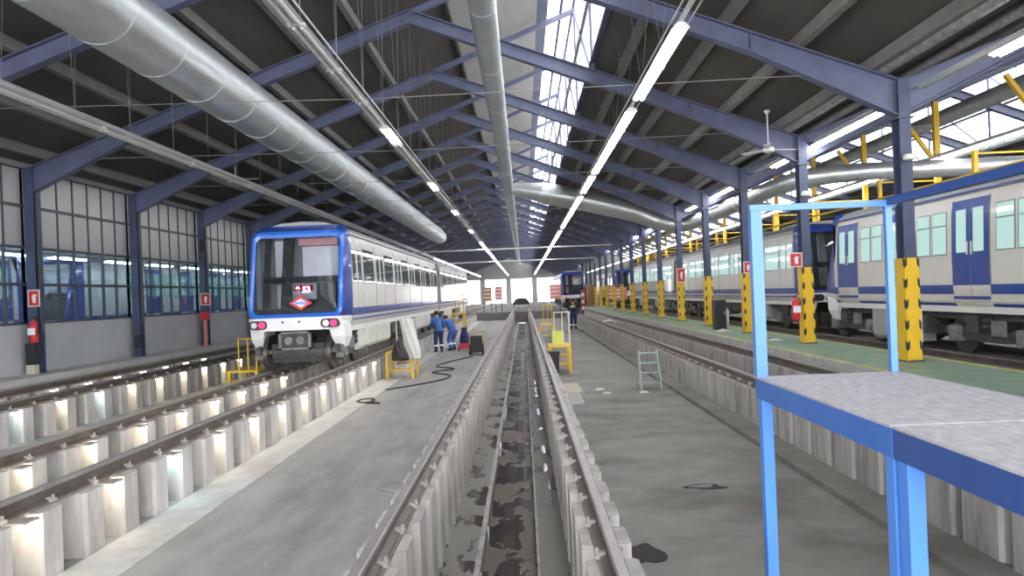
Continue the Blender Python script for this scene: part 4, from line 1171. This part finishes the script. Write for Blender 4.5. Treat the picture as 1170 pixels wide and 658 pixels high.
t=thing('red_standpipe',(EL+.1,24.6,.12),'red fire standpipe at the third left column next to the train','standpipe')
b=MB(); b.tube([(0,0,0),(0,0,.95)],.06,12); b.lathe([(.1,0),(.1,.03)],n=12); b.build('pipe',M['red_soft'],t)
b=MB(); b.box(-.14,-.06,.93,.14,.06,1.22); b.build('valve_box',M['red'],t)
b=MB(); b.box(EL+.0,24.62,3.55,EL+.2,24.72,3.95); o=b.build('switch_box',M['cab_dark']); tag(o,'dark box high on the third left column','box')
hose_sign(ER-.30,16.02,1.98+.10,.30,.34,'red and white fire sign on the second right column')
hose_sign(ER+.0,20.36,1.98+.08,.26,.34,'red fire sign on the third right column behind the blue post')
hose_sign(ER+.0,28.96,2.05,.34,.6,'red sign on a farther column of the green platform')
extinguisher(ER-.30,16.14,.66,'red fire extinguisher hanging left of the second right column','mounted_fire_extinguisher')
b=MB(); b.box(ER-.38,16.22,1.1,ER-.115,16.26,1.16); o=b.build('bracket',M['clip']); tag(o,'thin steel bracket holding the extinguisher at the second right column','bracket')
# loudspeakers / junction boxes on right columns
for i in (0,1):
    b=MB(); b.lathe([(.05,-.06),(.10,-.04),(.10,.04),(.05,.06)],(ER-.02,FR[i]-.24,3.62),14); b.tube([(ER-.02,FR[i]-.24,3.62),(ER-.02,FR[i]-.13,3.62)],.03,8)
    o=b.build('junction_box',M['white_metal']); tag(o,'small round white fitting high on the %s right column' % ('nearest','second')[i],'fitting')

# red boards far away
def board(x,y,z0,w,h,label,m='red_soft',z=FL):
    t=thing('barrier_board',(x,y,z),label,'barrier board')
    b=MB(); b.box(-w/2,-.02,z0-z,w/2,.02,z0-z+h); p=b.build('panel',M[m],t)
    for k in range(3):
        s_=MB(); s_.box(-w*.38,-.025,z0-z+h*(.2+.27*k),w*.38,-.02,z0-z+h*(.28+.27*k)); s_.build('lettering',M['white'],p)
    for s_ in (-1,1):
        l=MB(); l.box(s_*w*.4-.03,-.02,0,s_*w*.4+.03,.02,z0-z); l.build('post',M['black'],t)
board(2.75,59,.95,.95,1.25,'red board with white lines beside the distant blue train front')
board(8.3,60.8,.65,1.8,1.1,'red board in front of the distant dark train behind the right train',z=FL)
board(-2.4,66,1.0,.7,1.3,'red board left of the centre track far away near the gates',z=-.15)
board(-3.6,68,.9,.9,1.4,'brownish board far away near the gates at left',m='wood',z=-.15)
t=thing('barrier_post',(4.95,57,FL),'red and white striped post before the distant blue train','barrier post')
for k in range(6):
    b=MB(); b.box(-.13,-.05,.75+k*.28,.13,.05,.75+(k+1)*.28); b.build('stripe',M['red' if k%2 else 'white'],t)
b=MB(); b.box(-.2,-.12,0,.2,.12,.12); b.box(-.05,-.04,.12,.05,.04,.75); b.build('base',M['rubber'],t)
# far platform partition beyond the columns
for i in range(7):
    t=thing('platform_screen',(6.3,64+4.3*i,.10),'yellow-brown panel between far columns at the end of the green platform','panel','yellow panels far down the platform')
    b=MB(); b.box(-.42,-.04,.1,.42,.04,2.0); b.build('board',M['wood'],t)
    for s_ in (-1,1):
        b=MB(); b.box(s_*.39-.03,-.06,0,s_*.39+.03,.06,2.1); b.build('post',M['yellow'],t)

# ------------------------------------------------------------------ people
def skin_mesh(name, nodes, edges, m, parent, sub=2):
    me=bpy.data.meshes.new(name); me.from_pydata([n[0] for n in nodes],edges,[]); me.materials.append(m)
    o=bpy.data.objects.new(name,me); COL.objects.link(o); o.parent=parent
    md=o.modifiers.new('skin','SKIN'); md.use_smooth_shade=True
    for i,n in enumerate(nodes):
        r=n[1]; me.skin_vertices[0].data[i].radius=(r,r) if not isinstance(r,tuple) else r
    me.skin_vertices[0].data[0].use_root=True
    s_=o.modifiers.new('sub','SUBSURF'); s_.levels=1; s_.render_levels=sub
    return o
def person(loc, rz, label, pose, top, trousers, extra=None):
    t=thing('person',loc,label,'person','depot workers',rz)
    J=pose
    def n(k,r): return (J[k],r)
    V=Vector
    # body: one continuous figure
    nodes=[]; edges=[]; idx={}
    def add(k,p,r,par=None):
        idx[k]=len(nodes); nodes.append((tuple(p),r))
        if par is not None: edges.append((idx[par],idx[k]))
    add('pelvis',J['pelvis'],.13); add('waist',J['waist'],.12,'pelvis'); add('chest',J['chest'],.10,'waist'); add('neck',J['neck'],.055,'chest')
    hd=(V(J['head'])-V(J['neck'])); 
    add('jaw',V(J['neck'])+hd*.35,.075,'neck'); add('skull',V(J['neck'])+hd*.75,.10,'jaw'); add('crown',J['head'],.07,'skull')
    for s_ in 'LR':
        add('hip'+s_,J['hip'+s_],.095,'pelvis'); add('knee'+s_,J['knee'+s_],.062,'hip'+s_); add('calf'+s_,V(J['knee'+s_]).lerp(V(J['ank'+s_]),.35),.06,'knee'+s_); add('ank'+s_,J['ank'+s_],.042,'calf'+s_); add('toe'+s_,J['toe'+s_],.038,'ank'+s_)
        add('sh'+s_,J['sh'+s_],.042,'chest'); add('el'+s_,J['el'+s_],.038,'sh'+s_); add('wr'+s_,J['wr'+s_],.03,'el'+s_)
        d=(V(J['wr'+s_])-V(J['el'+s_])).normalized(); u=d.cross(V((0,0,1))); u=u.normalized() if u.length>.1 else V((1,0,0))
        pm=V(J['wr'+s_])+d*.06; add('palm'+s_,pm,.034,'wr'+s_)
        for k in range(4):
            b0=pm+u*(.024*(k-1.5))+d*.02; L=(.072,.082,.078,.06)[k]
            add('f%d%s'%(k,s_),b0+d*L*.55,.0105,'palm'+s_); add('g%d%s'%(k,s_),b0+d*L+V((0,0,-.03)),.009,'f%d%s'%(k,s_))
        add('t'+s_,pm-d*.02-u*.05,.0115,'palm'+s_); add('tt'+s_,pm+d*.02-u*.065,.0095,'t'+s_)
    skin_mesh('body',nodes,edges,M['skin'],t)
    # clothes: follow the same bones, a little thicker
    pv,wa,ch,nk=V(J['pelvis']),V(J['waist']),V(J['chest']),V(J['neck'])
    g=MB(); g.tube([pv-(wa-pv)*.25,pv.lerp(wa,.5),wa,wa.lerp(ch,.6),ch,ch.lerp(nk,.45),ch.lerp(nk,.75)],[.165,.165,.155,.17,.175,.125,.075],16)
    for s_ in 'LR':
        sh,el,wr=V(J['sh'+s_]),V(J['el'+s_]),V(J['wr'+s_])
        g.ball(sh,.088,12); g.tube([ch.lerp(sh,.4),sh,sh.lerp(el,.5),el,el.lerp(wr,.5),el.lerp(wr,.93)],[.135,.095,.078,.064,.056,.046],12)
    g.build('jacket',top,t)
    g=MB(); g.ball(pv-V((0,0,.02)),.168,14,(1,1,.9))
    for s_ in 'LR':
        hp,kn,an=V(J['hip'+s_]),V(J['knee'+s_]),V(J['ank'+s_])
        g.tube([hp+V((0,0,.06)),hp,hp.lerp(kn,.5),kn,kn.lerp(an,.4),kn.lerp(an,.95)],[.10,.118,.100,.084,.080,.070],14)
    g.build('trousers',trousers,t)
    for s_ in 'LR':
        b=MB(); a=V(J['ank'+s_]); k_=V(J['knee'+s_]); p=a.lerp(k_,.42); q=a.lerp(k_,.60); b.tube([p,q],.094,14); b.build('reflective_band',M['hivis'],t)
        f_=V(J['toe'+s_]); b=MB(); d=(f_-a); d.z=0; dn=d.normalized() if d.length>.01 else V((0,1,0))
        b.tube([V((a.x,a.y,.055))-dn*.05,V((a.x,a.y,.055)),V((f_.x,f_.y,.05)),V((f_.x,f_.y,.045))+dn*.04],[.045,.055,.048,.03],12); b.tube([V((a.x,a.y,.05)),V((a.x,a.y,.16))],.06,10); b.build('boot',M['leather'],t)
    # hair and face
    c=V(J['neck'])+hd*.75; fw=V(J['look']).normalized()
    b=MB(); b.ball(c+hd*.12-fw*.03,.108,14,(1,1.05,1)); b.build('hair',M['hair'],t)
    b=MB(); rt=fw.cross(V((0,0,1))).normalized()
    b.ball(c+fw*.105-hd*.16,.018,8); b.build('nose',M['skin'],t)
    for s_ in (-1,1):
        b=MB(); b.ball(c+rt*s_*.035+fw*.095,.012,8); b.build('eye',M['white'],t)
        b=MB(); b.ball(c+rt*s_*.105-hd*.1,.026,8,(.5,1,1.3)); b.build('ear',M['skin'],t)
    b=MB(); b.tube([c+fw*.092-hd*.36-rt*.022,c+fw*.096-hd*.36+rt*.022],.007,6); b.build('mouth',M['red_soft'],t)
    if extra: extra(t,J)
    return t
# y+ is the way the person faces
lean=dict(pelvis=(0,-.05,.92),waist=(0,.0,1.08),chest=(0,.14,1.30),neck=(0,.25,1.47),head=(0,.36,1.66),look=(0,1,-.25),
 hipL=(-.10,-.05,.86),kneeL=(-.13,.02,.47),ankL=(-.13,-.05,.09),toeL=(-.16,.10,.04),hipR=(.10,-.05,.86),kneeR=(.12,.10,.48),ankR=(.13,.06,.09),toeR=(.16,.21,.04),
 shL=(-.19,.15,1.38),elL=(-.26,.28,1.12),wrL=(-.18,.50,1.08),shR=(.19,.15,1.38),elR=(.27,.28,1.13),wrR=(.17,.50,1.12))
person((-3.62,28.6,FL),math.radians(18),'person in light blue shirt and navy trousers with reflective bands, bending toward the left train',lean,M['overall'],M['navy'])
lean2=dict(lean); lean2.update(pelvis=(0,-.05,.84),waist=(0,.05,.99),chest=(0,.26,1.16),neck=(0,.40,1.28),head=(0,.54,1.42),shL=(-.19,.27,1.25),elL=(-.25,.42,.98),wrL=(-.17,.60,.86),shR=(.19,.27,1.25),elR=(.26,.42,.98),wrR=(.15,.60,.88),hipL=(-.10,-.05,.79),kneeL=(-.14,.10,.45),hipR=(.10,-.05,.79),kneeR=(.13,.16,.46),look=(0,1,-.5))
person((-3.12,29.4,FL),math.radians(40),'person in blue overalls stooping over, right of the worker with reflective bands',lean2,M['overall'],M['overall'])
stand=dict(pelvis=(0,0,.95),waist=(0,0,1.12),chest=(0,.02,1.34),neck=(0,.03,1.52),head=(0,.06,1.73),look=(0,1,0),
 hipL=(-.10,0,.89),kneeL=(-.12,.04,.49),ankL=(-.13,-.02,.09),toeL=(-.16,.14,.04),hipR=(.10,0,.89),kneeR=(.12,.10,.49),ankR=(.13,.16,.09),toeR=(.15,.31,.04),
 shL=(-.20,.02,1.43),elL=(-.27,.0,1.14),wrL=(-.26,.10,.89),shR=(.20,.02,1.43),elR=(.27,.0,1.14),wrR=(.26,.12,.90))
def vest(t,J):
    b=MB(); b.tube([(0,.02,1.36),(0,.02,1.46)],[.205,.17],16); b.build('hi_vis_collar',M['hiyel'],t)
person((2.98,41.5,FL),math.radians(170),'person in dark navy work clothes with yellow collar walking at right near the far pillars',stand,M['navy'],M['navy'],vest)

# ------------------------------------------------------------------ light, world, camera
w = bpy.data.worlds.new('World'); sc.world = w; w.use_nodes = True
bg = w.node_tree.nodes['Background']; bg.inputs[0].default_value = (.97,.98,1,1); bg.inputs[1].default_value = 3.0

cam = bpy.data.cameras.new('camera'); co = bpy.data.objects.new('camera', cam); COL.objects.link(co)
cam.sensor_width = 36; cam.lens = 24; cam.shift_x = -13/1170; cam.shift_y = 6/1170; cam.clip_end = 400; cam.clip_start = .05
th = math.radians(2.3); c_, s_ = math.cos(th), math.sin(th)
Rm = Matrix(((c_,s_,0),(0,0,-1),(-s_,c_,0)))     # columns: right, up, back
co.matrix_world = Matrix.Translation((0,0,1.555)) @ Rm.to_4x4()
sc.camera = co
vs = sc.view_settings; vs.view_transform = 'Standard'; vs.look = 'None'; vs.gamma = 1; vs.use_curve_mapping = False; vs.exposure = 1.25
cy = sc.cycles
cy.use_denoising = True
cy.max_bounces = 8; cy.diffuse_bounces = 5; cy.glossy_bounces = 4; cy.transparent_max_bounces = 12
cy.sample_clamp_indirect = 6; cy.caustics_reflective = False; cy.caustics_refractive = False
